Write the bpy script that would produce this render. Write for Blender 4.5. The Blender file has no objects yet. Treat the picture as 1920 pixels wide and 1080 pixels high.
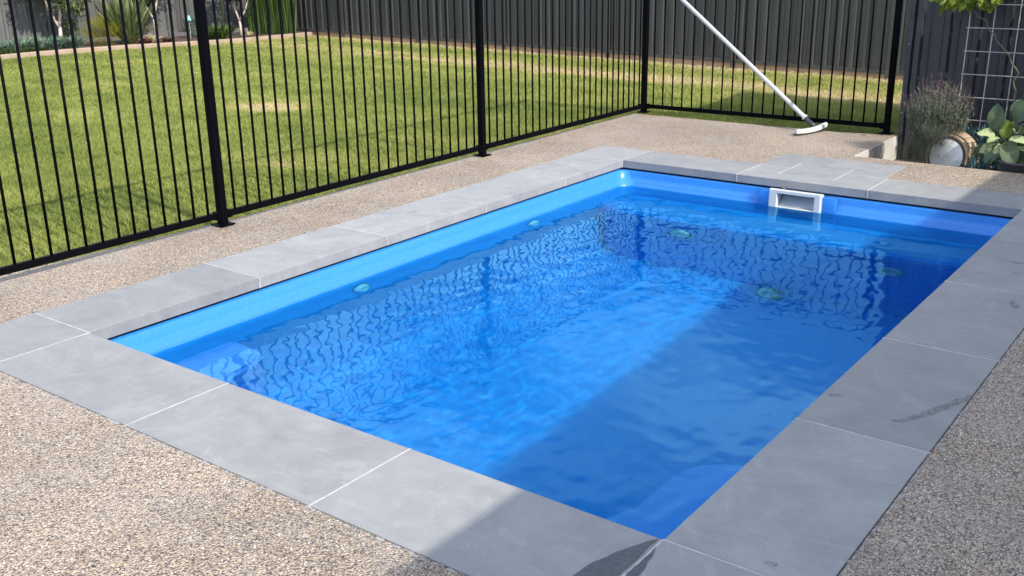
import bpy, bmesh, math, random
import numpy as np
from mathutils import Vector, Matrix
R = math.radians
random.seed(7)
rng = np.random.default_rng(7)
S = bpy.context.scene
COL = S.collection

# ------------------------------------------------------------------ camera
CAM = np.array([4.237, -2.351, 1.6615])
FW = np.array([-0.57267, 0.75622, -0.31652]); RT = np.array([0.80023, 0.59949, -0.01558]); UP = np.array([-0.17796, 0.26221, 0.94846])
cd = bpy.data.cameras.new('camera'); cam = bpy.data.objects.new('camera', cd); COL.objects.link(cam); S.camera = cam
cd.lens = 35.93; cd.sensor_width = 36; cd.clip_start = 0.05; cd.clip_end = 500
cam.matrix_world = Matrix(((RT[0], UP[0], -FW[0], CAM[0]), (RT[1], UP[1], -FW[1], CAM[1]), (RT[2], UP[2], -FW[2], CAM[2]), (0, 0, 0, 1)))

# ------------------------------------------------------------------ light
SUN_EL, SUN_ROT = R(40), R(102)
sd = bpy.data.lights.new('sun', 'SUN'); sun = bpy.data.objects.new('sun', sd); COL.objects.link(sun)
sd.energy = 3.3; sd.angle = R(0.53); sd.color = (1.0, 0.945, 0.86)
tosun = Vector((math.sin(SUN_ROT)*math.cos(SUN_EL), math.cos(SUN_ROT)*math.cos(SUN_EL), math.sin(SUN_EL)))
sun.rotation_euler = tosun.to_track_quat('Z', 'Y').to_euler()
sun.location = tosun*30
sd.cycles.is_caustics_light = True
W = bpy.data.worlds.new("World"); S.world = W; W.use_nodes = True
wn = W.node_tree; wn.nodes.clear()
def wnode(t): return wn.nodes.new(t)
wo = wnode('ShaderNodeOutputWorld'); bg = wnode('ShaderNodeBackground'); sky = wnode('ShaderNodeTexSky')
sky.sky_type = 'NISHITA'; sky.sun_disc = False; sky.sun_elevation = SUN_EL; sky.sun_rotation = SUN_ROT
sky.air_density = 1.0; sky.dust_density = 1.0; sky.ozone_density = 1.2
# thin high cloud drifting over the whole sky
tc = wnode('ShaderNodeTexCoord'); mp = wnode('ShaderNodeMapping'); mp.inputs['Scale'].default_value = (1.0, 1.0, 3.2); mp.inputs['Rotation'].default_value = (0.2, 0.1, 0.6)
cn = wnode('ShaderNodeTexNoise'); cn.inputs['Scale'].default_value = 2.1; cn.inputs['Detail'].default_value = 9; cn.inputs['Roughness'].default_value = 0.58; cn.inputs['Distortion'].default_value = 0.5
cr = wnode('ShaderNodeValToRGB'); cr.color_ramp.elements[0].position = 0.44; cr.color_ramp.elements[1].position = 0.66
cr.color_ramp.elements[1].color = (0.75, 0.75, 0.75, 1)
mx = wnode('ShaderNodeMix'); mx.data_type = 'RGBA'; mx.inputs[7].default_value = (10.5, 11.3, 13.0, 1)
wn.links.new(tc.outputs['Generated'], mp.inputs[0]); wn.links.new(mp.outputs[0], cn.inputs[0]); wn.links.new(cn.outputs[0], cr.inputs[0])
wn.links.new(cr.outputs[0], mx.inputs[0]); wn.links.new(sky.outputs[0], mx.inputs[6]); wn.links.new(mx.outputs[2], bg.inputs[0])
bg.inputs[1].default_value = 0.148
wn.links.new(bg.outputs[0], wo.inputs[0])
S.view_settings.view_transform = 'Standard'; S.view_settings.look = 'None'; S.view_settings.gamma = 1; S.view_settings.use_curve_mapping = False
S.view_settings.exposure = 0.72
cy = S.cycles
cy.max_bounces = 9; cy.diffuse_bounces = 4; cy.glossy_bounces = 4; cy.transmission_bounces = 6; cy.transparent_max_bounces = 8
cy.caustics_reflective = False; cy.caustics_refractive = True; cy.sample_clamp_indirect = 6; cy.blur_glossy = 0.5
cy.use_denoising = True
try: cy.denoiser = 'OPENIMAGEDENOISE'
except Exception: pass

# ------------------------------------------------------------------ node helpers
class NT:
    def __init__(s, name):
        s.m = bpy.data.materials.new(name); s.m.use_nodes = True; s.t = s.m.node_tree; s.t.nodes.clear()
        s.out = s.n('ShaderNodeOutputMaterial')
    def n(s, t, **k):
        x = s.t.nodes.new(t)
        for a, b in k.items(): setattr(x, a, b)
        return x
    def l(s, a, b): s.t.links.new(a, b)
    def put(s, sock, v):
        if hasattr(v, 'links') or isinstance(v, bpy.types.NodeSocket): s.l(v, sock)
        else: sock.default_value = v
    def noise(s, vec, scale, detail=4, rough=0.55, dist=0):
        x = s.n('ShaderNodeTexNoise'); s.l(vec, x.inputs[0]); x.inputs['Scale'].default_value = scale; x.inputs['Detail'].default_value = detail
        x.inputs['Roughness'].default_value = rough; x.inputs['Distortion'].default_value = dist; return x.outputs[0]
    def vor(s, vec, scale, feature='F1', rnd=1):
        x = s.n('ShaderNodeTexVoronoi', feature=feature); s.l(vec, x.inputs['Vector']); x.inputs['Scale'].default_value = scale; x.inputs['Randomness'].default_value = rnd; return x
    def ramp(s, fac, els, interp='LINEAR'):
        x = s.n('ShaderNodeValToRGB'); x.color_ramp.interpolation = interp
        while len(x.color_ramp.elements) < len(els): x.color_ramp.elements.new(0.5)
        for e, (p, c) in zip(x.color_ramp.elements, els):
            e.position = p; e.color = (c, c, c, 1) if isinstance(c, (int, float)) else (*c, 1)
        s.l(fac, x.inputs[0]); return x.outputs[0]
    def mix(s, f, a, b, mode='MIX'):
        x = s.n('ShaderNodeMix', data_type='RGBA', blend_type=mode)
        for i, v in ((0, f), (6, a), (7, b)):
            if isinstance(v, tuple): v = (*v, 1) if len(v) == 3 else v
            s.put(x.inputs[i], v)
        return x.outputs[2]
    def math(s, op, a, b=0.0, c=0.0):
        x = s.n('ShaderNodeMath', operation=op); s.put(x.inputs[0], a); s.put(x.inputs[1], b); s.put(x.inputs[2], c); return x.outputs[0]
    def bump(s, h, strength=0.3, dist=0.002, normal=None):
        x = s.n('ShaderNodeBump'); x.inputs['Strength'].default_value = strength; x.inputs['Distance'].default_value = dist; s.l(h, x.inputs['Height'])
        if normal is not None: s.l(normal, x.inputs['Normal'])
        return x.outputs[0]
    def pos(s): return s.n('ShaderNodeNewGeometry').outputs['Position']
    def principled(s, col, rough=0.5, normal=None, **k):
        b = s.n('ShaderNodeBsdfPrincipled')
        if isinstance(col, tuple): col = (*col, 1) if len(col) == 3 else col
        s.put(b.inputs['Base Color'], col); s.put(b.inputs['Roughness'], rough)
        if normal is not None: s.l(normal, b.inputs['Normal'])
        for a, v in k.items(): s.put(b.inputs[a.replace('_', ' ')], v)
        s.l(b.outputs[0], s.out.inputs[0]); return b

def simple(name, col, rough=0.5, var=0.12, scale=12, bump=0.0, **k):
    t = NT(name); p = t.pos(); f = t.noise(p, scale, 5)
    c = t.mix(t.ramp(f, [(0.3, 0.0), (0.7, 1.0)]), tuple(x*(1-var) for x in col), tuple(min(1, x*(1+var)) for x in col))
    nm = t.bump(t.noise(p, scale*12, 3), bump, 0.001) if bump else None
    t.principled(c, rough, nm, **k); return t.m

M = {}
# bluestone coping: mottled blue grey, faint brushing, scuffs; each stone its own tone
def bluestone(name, dx=0.0):
    t = NT(name); p = t.pos(); oi = t.n('ShaderNodeObjectInfo')
    sh = t.n('ShaderNodeVectorMath', operation='ADD'); t.l(p, sh.inputs[0])
    rv = t.n('ShaderNodeCombineXYZ'); t.l(t.math('MULTIPLY', oi.outputs['Random'], 37.0), rv.inputs[0]); t.l(t.math('MULTIPLY', oi.outputs['Random'], 71.0), rv.inputs[1]); t.l(rv.outputs[0], sh.inputs[1])
    v = sh.outputs[0]
    big = t.noise(v, 2.6, 8, 0.66, 1.4); mid = t.noise(v, 9, 6, 0.65, 0.4); fine = t.noise(v, 260, 2, 0.6)
    c = t.ramp(big, [(0.3, (0.195, 0.192, 0.190)), (0.5, (0.262, 0.258, 0.250)), (0.72, (0.36, 0.35, 0.32))])
    c = t.mix(0.35, c, t.ramp(mid, [(0.3, (0.22, 0.215, 0.21)), (0.75, (0.44, 0.43, 0.41))]))
    st = t.ramp(t.noise(v, 3.3, 9, 0.75, 2.5), [(0.56, 0.0), (0.64, 1.0)]); c = t.mix(t.math('MULTIPLY', st, 0.4), c, (0.42, 0.415, 0.40))
    st2 = t.ramp(t.noise(v, 4.1, 8, 0.7, 1.5), [(0.30, 1.0), (0.42, 0.0)]); c = t.mix(t.math('MULTIPLY', st2, 0.35), c, (0.16, 0.16, 0.17))
    c = t.mix(0.26, c, t.ramp(fine, [(0.3, 0.12), (0.7, 0.45)]))
    tone = t.math('MULTIPLY_ADD', oi.outputs['Random'], 0.26, 0.88)
    c = t.mix(1.0, c, t.n('ShaderNodeCombineColor').outputs[0], 'MULTIPLY') if False else c
    hv = t.n('ShaderNodeHueSaturation'); t.l(c, hv.inputs['Color']); t.l(tone, hv.inputs['Value']); c = hv.outputs[0]
    # small pits and dark specks
    vr = t.vor(v, 16); pit = t.ramp(vr.outputs['Distance'], [(0.035, 1.0), (0.06, 0.0)])
    pm = t.math('MULTIPLY', pit, t.ramp(t.noise(v, 5, 2), [(0.55, 0.0), (0.62, 1.0)]))
    c = t.mix(t.math('MULTIPLY', pm, 0.55), c, (0.08, 0.08, 0.085))
    # pale brushed scuffs
    mpn = t.n('ShaderNodeMapping'); t.l(v, mpn.inputs[0]); mpn.inputs['Scale'].default_value = (3, 26, 6); mpn.inputs['Rotation'].default_value = (0, 0, 0.5)
    sc = t.ramp(t.noise(mpn.outputs[0], 1.6, 8, 0.75), [(0.55, 0.0), (0.68, 1.0)])
    c = t.mix(t.math('MULTIPLY', sc, 0.3), c, (0.42, 0.42, 0.42))
    b1 = t.bump(t.noise(v, 45, 6, 0.65), 0.25, 0.002); b2 = t.bump(t.math('MULTIPLY', fine, -1.0), 0.15, 0.001, b1)
    t.principled(c, t.ramp(mid, [(0.3, 0.5), (0.7, 0.72)]), b2); return t.m
M['stone'] = bluestone('bluestone')
M['grout'] = simple('white_grout', (0.50, 0.49, 0.47), 0.85, 0.3, 14, 0.4)
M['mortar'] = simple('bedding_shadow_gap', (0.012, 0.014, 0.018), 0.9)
M['wet'] = simple('wet_stone_mark', (0.075, 0.077, 0.083), 0.45, 0.25, 60, 0.2)
def wet_mottle():
    t = NT('drying_wet_mark'); p = t.pos(); vr = t.vor(p, 90)
    b = t.principled((0.10, 0.10, 0.108), 0.5); tp = t.n('ShaderNodeBsdfTransparent'); ms = t.n('ShaderNodeMixShader')
    k = t.math('MULTIPLY', t.ramp(vr.outputs['Distance'], [(0.2, 0.9), (0.6, 0.25)]), t.ramp(t.noise(p, 70, 4), [(0.35, 0.2), (0.6, 0.75)]))
    t.l(k, ms.inputs[0]); t.l(tp.outputs[0], ms.inputs[1]); t.l(b.outputs[0], ms.inputs[2]); t.l(ms.outputs[0], t.out.inputs[0]); return t.m
M['wet2'] = wet_mottle()
# exposed aggregate
def aggregate():
    t = NT('exposed_aggregate'); p = t.pos()
    wob = t.n('ShaderNodeTexNoise'); t.l(p, wob.inputs[0]); wob.inputs['Scale'].default_value = 60
    va = t.n('ShaderNodeVectorMath', operation='MULTIPLY_ADD'); t.l(wob.outputs['Color'], va.inputs[0]); va.inputs[1].default_value = (0.009, 0.009, 0); t.l(p, va.inputs[2])
    v = va.outputs[0]
    vr = t.vor(v, 130); vs = t.vor(v, 250)
    pal = [(0.0, (0.03, 0.025, 0.022)), (0.19, (0.10, 0.08, 0.07)), (0.29, (0.42, 0.32, 0.235)), (0.40, (0.52, 0.41, 0.30)), (0.52, (0.33, 0.27, 0.23)), (0.63, (0.64, 0.53, 0.40)), (0.76, (0.44, 0.33, 0.25)), (0.87, (0.80, 0.73, 0.63)), (0.94, (0.22, 0.19, 0.17))]
    c1 = t.ramp(vr.outputs['Color'], pal, 'CONSTANT'); c2 = t.ramp(vs.outputs['Color'], pal, 'CONSTANT')
    c = t.mix(t.ramp(vr.outputs['Distance'], [(0.42, 0.0), (0.55, 1.0)]), c1, c2)
    gap = t.ramp(vr.outputs['Distance'], [(0.5, 0.0), (0.8, 1.0)])
    c = t.mix(t.math('MULTIPLY', gap, 0.68), c, (0.10, 0.083, 0.07))
    big = t.noise(p, 0.9, 5, 0.6)
    hv = t.n('ShaderNodeHueSaturation'); t.l(c, hv.inputs['Color']); t.l(t.math('MULTIPLY_ADD', big, 1.0, 0.5), hv.inputs['Value']); t.put(hv.inputs['Saturation'], 1.12)
    c = t.mix(t.math('MULTIPLY', t.ramp(t.noise(p, 2.3, 4), [(0.45, 0.0), (0.75, 1.0)]), 0.25), hv.outputs[0], (0.42, 0.39, 0.38))
    h = t.math('MULTIPLY', vr.outputs['Distance'], -1.0)
    b = t.bump(h, 0.9, 0.006); b = t.bump(t.math('MULTIPLY', vs.outputs['Distance'], -1.0), 0.5, 0.003, b)
    t.principled(c, t.ramp(vr.outputs['Color'], [(0.3, 0.35), (0.7, 0.75)]), b); return t.m
M['agg'] = aggregate()
def concrete(name, col):
    t = NT(name); p = t.pos()
    c = t.mix(t.ramp(t.noise(p, 5, 6), [(0.3, 0.0), (0.7, 1.0)]), tuple(x*0.75 for x in col), col)
    st = t.noise(p, 18, 4); c = t.mix(t.math('MULTIPLY', t.ramp(st, [(0.55, 0.0), (0.7, 1.0)]), 0.35), c, tuple(x*0.4 for x in col))
    t.principled(c, 0.85, t.bump(t.noise(p, 70, 5), 0.4, 0.003)); return t.m
M['concrete'] = concrete('slab_edge_concrete', (0.62, 0.60, 0.55))
M['crumb'] = concrete('grey_mortar', (0.40, 0.38, 0.36))
M['kerb'] = concrete('sandstone_edging', (0.42, 0.31, 0.225))
M['plinth'] = concrete('sleeper_plinth', (0.50, 0.33, 0.22))
def gelcoat():
    t = NT('blue_gelcoat'); p = t.pos()
    vr = t.vor(p, 210); sp = t.ramp(vr.outputs['Color'], [(0.86, 0.0), (0.92, 1.0)], 'LINEAR')
    c = t.mix(t.noise(p, 160, 2), (0.022, 0.215, 0.65), (0.045, 0.27, 0.78))
    c = t.mix(t.math('MULTIPLY', sp, 0.4), c, (0.20, 0.50, 0.95))
    # translucent gelcoat: light spreads sideways, as it does in slightly cloudy pool water
    bb = t.principled(c, 0.36, None, Coat_Weight=0.1, Coat_Roughness=0.1, Subsurface_Weight=0.68, Subsurface_Scale=0.30); bb.subsurface_method='BURLEY'; bb.inputs['Subsurface Radius'].default_value=(0.3,0.8,1.0); return t.m
M['gel'] = gelcoat()
M['gel_shallow'] = simple('gelcoat_shallow_tint', (0.23, 0.30, 0.88), 0.5, 0.1, 160)  # same gelcoat, paler: weaker light loss in shallow water put into the colour
def water():
    t = NT('pool_water'); g = t.n('ShaderNodeBsdfGlass'); g.inputs['IOR'].default_value = 1.333; g.inputs['Roughness'].default_value = 0.04
    g.inputs['Color'].default_value = (0.42, 0.97, 1.0, 1); t.l(g.outputs[0], t.out.inputs[0]); return t.m
M['water'] = water()
M['white_plastic'] = simple('white_plastic', (0.64, 0.64, 0.62), 0.3, 0.04)
M['jet'] = simple('weathered_white_fitting', (0.95, 0.74, 0.78), 0.4, 0.15, 40)
M['grey_plastic'] = simple('grey_plastic', (0.42, 0.45, 0.47), 0.4, 0.06)
M['dark_plastic'] = simple('dark_grey_plastic', (0.05, 0.052, 0.06), 0.35, 0.1)
M['black'] = simple('black_powdercoat', (0.0028, 0.0028, 0.0045), 0.55, 0.1, 8, 0, Specular_IOR_Level=0.03)
M['alu'] = simple('white_pole', (0.55, 0.56, 0.57), 0.3, 0.05, 8)
M['wire'] = simple('galvanised_wire', (0.6, 0.6, 0.6), 0.4, 0.15, 30, 0, Metallic=0.6)
def steel(name, col):
    t = NT(name); p = t.pos()
    mpn = t.n('ShaderNodeMapping'); t.l(p, mpn.inputs[0]); mpn.inputs['Scale'].default_value = (5, 5, 0.7)
    d = t.noise(mpn.outputs[0], 2.0, 6, 0.65)
    c = t.mix(t.ramp(d, [(0.35, 0.0), (0.75, 1.0)]), tuple(x*0.86 for x in col), tuple(x*1.2 for x in col))
    sx = t.n('ShaderNodeSeparateXYZ'); t.l(p, sx.inputs[0])
    dust = t.math('MULTIPLY', t.ramp(sx.outputs[2], [(0.0, 1.0), (0.25, 0.0)]), t.ramp(t.noise(p, 14, 5), [(0.4, 0.0), (0.7, 0.6)]))
    c = t.mix(t.math('MULTIPLY', dust, 0.4), c, (0.25, 0.2, 0.16))
    t.principled(c, 0.42, None); return t.m
M['steel'] = steel('steel_sheet_in_shade', (0.068, 0.068, 0.062))  # far fence: same steel as the left one, its shade put into the colour
M['steel_sun'] = steel('steel_sheet_in_sun', (0.115, 0.115, 0.112))  # left fence: lighter copy of that steel, sunlight put into the colour
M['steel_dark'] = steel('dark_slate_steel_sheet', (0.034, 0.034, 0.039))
M['rust_steel'] = simple('flashing', (0.06, 0.06, 0.062), 0.5)
M['soil'] = concrete('bark_mulch', (0.10, 0.065, 0.045))
M['bark'] = simple('pale_bark', (0.62, 0.5, 0.44), 0.8, 0.25, 20, 0.4)
M['twig'] = simple('twig', (0.16, 0.13, 0.08), 0.8, 0.25, 20)
M['pot'] = simple('white_glazed_pot', (0.75, 0.75, 0.74), 0.18, 0.05, 6)
M['pot_dark'] = simple('dark_grey_pot', (0.085, 0.08, 0.082), 0.6, 0.2, 12)
M['tan'] = simple('tan_timber', (0.40, 0.29, 0.185), 0.6, 0.2, 20, 0.2)
M['brown'] = simple('dark_brown_rim', (0.07, 0.04, 0.025), 0.5)
M['render'] = simple('pale_render', (0.55, 0.53, 0.5), 0.85, 0.06, 3, 0.2)
M['rooftin'] = simple('roof_sheet', (0.12, 0.12, 0.13), 0.5, 0.05)
M['glass_blue'] = simple('blue_glass', (0.25, 0.60, 0.62), 0.15, 0.1)

def foliage(name, cols, trans=0.3, rough=0.5):
    t = NT(name); p = t.pos(); at = t.n('ShaderNodeAttribute', attribute_name='tint')
    n = t.noise(p, 6, 3)
    k = t.math('ADD', t.math('MULTIPLY', at.outputs['Fac'], 0.75), t.math('MULTIPLY', n, 0.25))
    c = t.ramp(k, [(i/(len(cols)-1), cc) for i, cc in enumerate(cols)])
    b = t.n('ShaderNodeBsdfPrincipled'); t.l(c, b.inputs['Base Color']); b.inputs['Roughness'].default_value = rough; b.inputs['Specular IOR Level'].default_value = 0.35
    tr = t.n('ShaderNodeBsdfTranslucent'); hs = t.n('ShaderNodeHueSaturation'); hs.inputs['Value'].default_value = 1.25; t.l(c, hs.inputs['Color']); t.l(hs.outputs[0], tr.inputs[0])
    ms = t.n('ShaderNodeMixShader'); ms.inputs[0].default_value = trans; t.l(b.outputs[0], ms.inputs[1]); t.l(tr.outputs[0], ms.inputs[2]); t.l(ms.outputs[0], t.out.inputs[0])
    return t.m
M['grass'] = foliage('lawn_blades', [(0.12, 0.155, 0.032), (0.205, 0.25, 0.052), (0.34, 0.365, 0.09), (0.52, 0.45, 0.19), (0.78, 0.61, 0.39)], 0.28, 0.6)
M['l_dark'] = foliage('dark_leaf', [(0.012, 0.022, 0.01), (0.03, 0.05, 0.02), (0.07, 0.10, 0.04)], 0.2)
M['l_lime'] = foliage('lime_leaf', [(0.09, 0.13, 0.015), (0.2, 0.27, 0.03), (0.33, 0.38, 0.08)], 0.4, 0.35)
M['l_yel'] = foliage('golden_leaf', [(0.13, 0.13, 0.006), (0.26, 0.25, 0.012), (0.42, 0.38, 0.03)], 0.3)
M['l_mid'] = foliage('mid_leaf', [(0.03, 0.06, 0.015), (0.08, 0.13, 0.035), (0.15, 0.22, 0.06)], 0.3, 0.4)
M['l_flax'] = foliage('flax_leaf', [(0.05, 0.08, 0.025), (0.13, 0.17, 0.06), (0.30, 0.33, 0.16)], 0.25, 0.4)
M['l_blue'] = foliage('blue_grey_leaf', [(0.05, 0.09, 0.065), (0.13, 0.2, 0.14), (0.25, 0.34, 0.24)], 0.2)
M['l_succ'] = foliage('blue_succulent', [(0.02, 0.06, 0.065), (0.06, 0.14, 0.15), (0.16, 0.28, 0.28)], 0.1, 0.4)
M['l_lav'] = foliage('lavender_leaf', [(0.045, 0.05, 0.035), (0.13, 0.145, 0.10), (0.27, 0.29, 0.20)], 0.15)
M['l_pink'] = foliage('faded_lavender_tip', [(0.16, 0.075, 0.09), (0.27, 0.14, 0.15), (0.36, 0.25, 0.23)], 0.2)
M['l_broad'] = foliage('broad_grey_green_leaf', [(0.035, 0.06, 0.03), (0.08, 0.12, 0.06), (0.16, 0.2, 0.10)], 0.2, 0.35)
M['l_cream'] = foliage('pale_new_leaf', [(0.3, 0.36, 0.12), (0.48, 0.55, 0.25), (0.62, 0.66, 0.42)], 0.3, 0.35)
M['l_pale'] = foliage('pale_bromeliad_leaf', [(0.35, 0.32, 0.14), (0.55, 0.5, 0.28), (0.7, 0.62, 0.42)], 0.2)
M['l_red'] = foliage('red_brown_leaf', [(0.07, 0.02, 0.02), (0.14, 0.05, 0.04), (0.2, 0.1, 0.07)], 0.2)

# ------------------------------------------------------------------ object helpers
def tagp(o, label=None, cat=None, group=None, kind=None):
    if label: o['label'] = label
    if cat: o['category'] = cat
    if group: o['group'] = group
    if kind: o['kind'] = kind
    return o
def empty(name, loc, label, cat, rz=0, group=None):
    o = bpy.data.objects.new(name, None); COL.objects.link(o); o.location = loc; o.rotation_euler = (0, 0, rz); o.empty_display_size = 0.1
    return tagp(o, label, cat, group)
def link(name, me, mat=None, parent=None, loc=None, rot=None):
    o = bpy.data.objects.new(name, me); COL.objects.link(o)
    if mat is not None and not me.materials: me.materials.append(mat)
    if parent is not None: o.parent = parent
    if loc is not None: o.location = loc
    if rot is not None: o.rotation_euler = rot
    return o
def mk(name, v, f, mat, parent=None, smooth=False, loc=None, rot=None, tint=None):
    me = bpy.data.meshes.new(name); me.from_pydata([tuple(x) for x in v], [], [tuple(int(i) for i in x) for x in f])
    if smooth: me.polygons.foreach_set('use_smooth', [True]*len(me.polygons))
    if tint is not None:
        a = me.attributes.new('tint', 'FLOAT', 'POINT'); a.data.foreach_set('value', np.asarray(tint, dtype=np.float32))
    me.update(); return link(name, me, mat, parent, loc, rot)
def fast(name, V, F, mat, parent=None, tint=None, smooth=False, loc=None):
    """V (n,3), F (m,k) uniform polygons"""
    V = np.asarray(V, dtype=np.float32); F = np.asarray(F, dtype=np.int32); me = bpy.data.meshes.new(name); k = F.shape[1]
    me.vertices.add(len(V)); me.vertices.foreach_set('co', V.ravel()); me.loops.add(F.size); me.loops.foreach_set('vertex_index', F.ravel())
    me.polygons.add(len(F)); me.polygons.foreach_set('loop_start', np.arange(0, F.size, k, dtype=np.int32)); me.polygons.foreach_set('loop_total', np.full(len(F), k, dtype=np.int32))
    if smooth: me.polygons.foreach_set('use_smooth', np.ones(len(F), dtype=bool))
    me.update(calc_edges=True)
    if tint is not None:
        a = me.attributes.new('tint', 'FLOAT', 'POINT'); a.data.foreach_set('value', np.asarray(tint, dtype=np.float32))
    me.validate(); return link(name, me, mat, parent, loc)
class MB:
    def __init__(s): s.v = []; s.f = []; s.t = []
    def add(s, v, f, t=None):
        n = len(s.v); s.v += [tuple(x) for x in v]; s.f += [tuple(i+n for i in x) for x in f]; s.t += (list(t) if t is not None else [0.5]*len(v))
    def box(s, x0, x1, y0, y1, z0, z1):
        s.add([(x0,y0,z0),(x1,y0,z0),(x1,y1,z0),(x0,y1,z0),(x0,y0,z1),(x1,y0,z1),(x1,y1,z1),(x0,y1,z1)], [(0,3,2,1),(4,5,6,7),(0,1,5,4),(1,2,6,5),(2,3,7,6),(3,0,4,7)])
    def tube(s, pts, rad, n=8, cap=True):
        pts = [Vector(p) for p in pts]; rings = []
        if not hasattr(rad, '__len__'): rad = [rad]*len(pts)
        up = None; vs = []; fs = []
        for i, p in enumerate(pts):
            d = (pts[min(i+1, len(pts)-1)]-pts[max(i-1, 0)]).normalized()
            if up is None: up = d.orthogonal().normalized()
            up = (up - d*up.dot(d)).normalized(); w = d.cross(up)
            for k in range(n):
                a = 2*math.pi*k/n; vs.append(p+(up*math.cos(a)+w*math.sin(a))*rad[i])
        for i in range(len(pts)-1):
            for k in range(n): fs.append((i*n+k, i*n+(k+1) % n, (i+1)*n+(k+1) % n, (i+1)*n+k))
        if cap: fs.append(tuple(range(n-1, -1, -1))); fs.append(tuple((len(pts)-1)*n+k for k in range(n)))
        s.add(vs, fs)
    def lathe(s, prof, n=24, M4=None):
        vs = []; fs = []
        for r, z in prof:
            for k in range(n):
                a = 2*math.pi*k/n; v = Vector((r*math.cos(a), r*math.sin(a), z)); vs.append(M4 @ v if M4 else v)
        for i in range(len(prof)-1):
            for k in range(n): fs.append((i*n+k, i*n+(k+1) % n, (i+1)*n+(k+1) % n, (i+1)*n+k))
        fs.append(tuple(range(n-1, -1, -1))); fs.append(tuple((len(prof)-1)*n+k for k in range(n)))
        s.add(vs, fs)
    def build(s, name, mat, parent=None, smooth=False, loc=None, rot=None, tint=False):
        return mk(name, s.v, s.f, mat, parent, smooth, loc, rot, s.t if tint else None)
def bevbox(name, x0, x1, y0, y1, z0, z1, b, mat, parent=None, seg=2, jit=0.0):
    bm = bmesh.new(); bmesh.ops.create_cube(bm, size=1)
    c = Vector(((x0+x1)/2, (y0+y1)/2, (z0+z1)/2))
    for v in bm.verts: v.co = Vector((v.co.x*(x1-x0), v.co.y*(y1-y0), v.co.z*(z1-z0)))
    bmesh.ops.bevel(bm, geom=bm.edges[:], offset=b, segments=seg, affect='EDGES', profile=0.6)
    me = bpy.data.meshes.new(name); bm.to_mesh(me); bm.free()
    pl = parent.location if parent is not None else Vector((0, 0, 0))
    o = link(name, me, mat, parent, c-Vector(pl)); 
    if jit: o.location.z += random.uniform(-jit, jit)
    return o
def vnoise(x, y, seed=0, scale=1.0, octs=3):
    out = np.zeros_like(x); amp = 1; tot = 0
    r = np.random.default_rng(seed); tab = r.random((256, 256))
    for o in range(octs):
        u = x*scale*(2**o)+1000; v = y*scale*(2**o)+1000; iu = np.floor(u).astype(int); iv = np.floor(v).astype(int); fu = u-iu; fv = v-iv
        fu = fu*fu*(3-2*fu); fv = fv*fv*(3-2*fv)
        g = lambda a, b: tab[(a+17*o) % 256, (b+31*o) % 256]
        out += amp*((g(iu, iv)*(1-fu)+g(iu+1, iv)*fu)*(1-fv)+(g(iu, iv+1)*(1-fu)+g(iu+1, iv+1)*fu)*fv); tot += amp; amp *= 0.5
    return out/tot

# ================================================================== dimensions
PW, PL = 3.0, 4.763          # pool opening
CN, CL, CF, CR = 0.478, 0.471, 0.457, 0.481   # coping widths near, left, far, right
CT = 0.062                   # coping thickness
WZ = -0.19                   # water level
FX = lambda y: -1.075 - 0.0065*(y-1.6)   # pool fence line (side)
FY = 7.06                    # pool fence line (back)
SLX, SLY = -1.155, 6.95       # slab edges
LZ = -0.05                   # lawn level
BEDX0, BEDY0 = 1.49, 5.93    # sunken bed corner

# ================================================================== ground, slab
def plane_poly(name, polys, z, mat, th=None, kind='structure'):
    mb = MB()
    for poly in polys:
        n = len(poly); top = [(x, y, z) for x, y in poly]
        if th:
            bot = [(x, y, z-th) for x, y in poly]
            mb.add(top+bot, [tuple(range(n)), tuple(range(2*n-1, n-1, -1))]+[(i, i+n, (i+1) % n+n, (i+1) % n) for i in range(n)])
        else: mb.add(top, [tuple(range(n))])
    o = mb.build(name, mat); tagp(o, kind=kind); return o
# earth far below everything, reaching the horizon, with a hole where the pool sits (four sheets in one mesh)
plane_poly('ground', [[(-150,-150),(150,-150),(150,-0.6),(-150,-0.6)], [(-150,5.9),(150,5.9),(150,150),(-150,150)], [(-150,-0.6),(-0.6,-0.6),(-0.6,5.9),(-150,5.9)], [(3.6,-0.6),(150,-0.6),(150,5.9),(3.6,5.9)]], -0.30, M['soil'])
ox0, ox1, oy0, oy1 = -CL, PW+CR, -CN, PL+CF
AZ = -0.004
# patio slabs (exposed aggregate) around the coping, each a slab piece with thickness
hx0, hx1, hy1 = 0.985, 1.975, 5.73        # stone pad behind the skimmer
pieces = [[(-1.25-0.0,-6),(ox0,-6),(ox0,oy0),(SLX-0.10,oy0)],
          [(ox0,-6),(9.0,-6),(9.0,oy0),(ox0,oy0)],
          [(SLX-0.10,oy0),(ox0,oy0),(ox0,oy1),(SLX-0.02,oy1),(SLX,1.6)],
          [(ox1,oy0),(9.0,oy0),(9.0,oy1),(ox1,oy1)],
          [(SLX-0.02,oy1),(hx0,oy1),(hx0,SLY),(-1.17,SLY-0.01)],
          [(hx0,hy1),(BEDX0,hy1),(BEDX0,SLY+0.12),(hx0,SLY)],
          [(BEDX0,hy1),(hx1,hy1),(hx1,BEDY0),(BEDX0,BEDY0)],
          [(hx1,oy1),(9.0,oy1),(9.0,BEDY0+0.02),(hx1,BEDY0)]]
patio = plane_poly('patio_slab', pieces, AZ, M['agg'], 0.28)
# rough concrete edge faces the sunken bed
mb = MB(); mb.box(BEDX0, BEDX0+0.012, BEDY0-0.0, SLY+0.12, -0.32, -0.007); mb.box(BEDX0, 6, BEDY0+0.021, BEDY0+0.03, -0.32, -0.03)
tagp(mb.build('slab_edge', M['concrete']), kind='structure')
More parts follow.
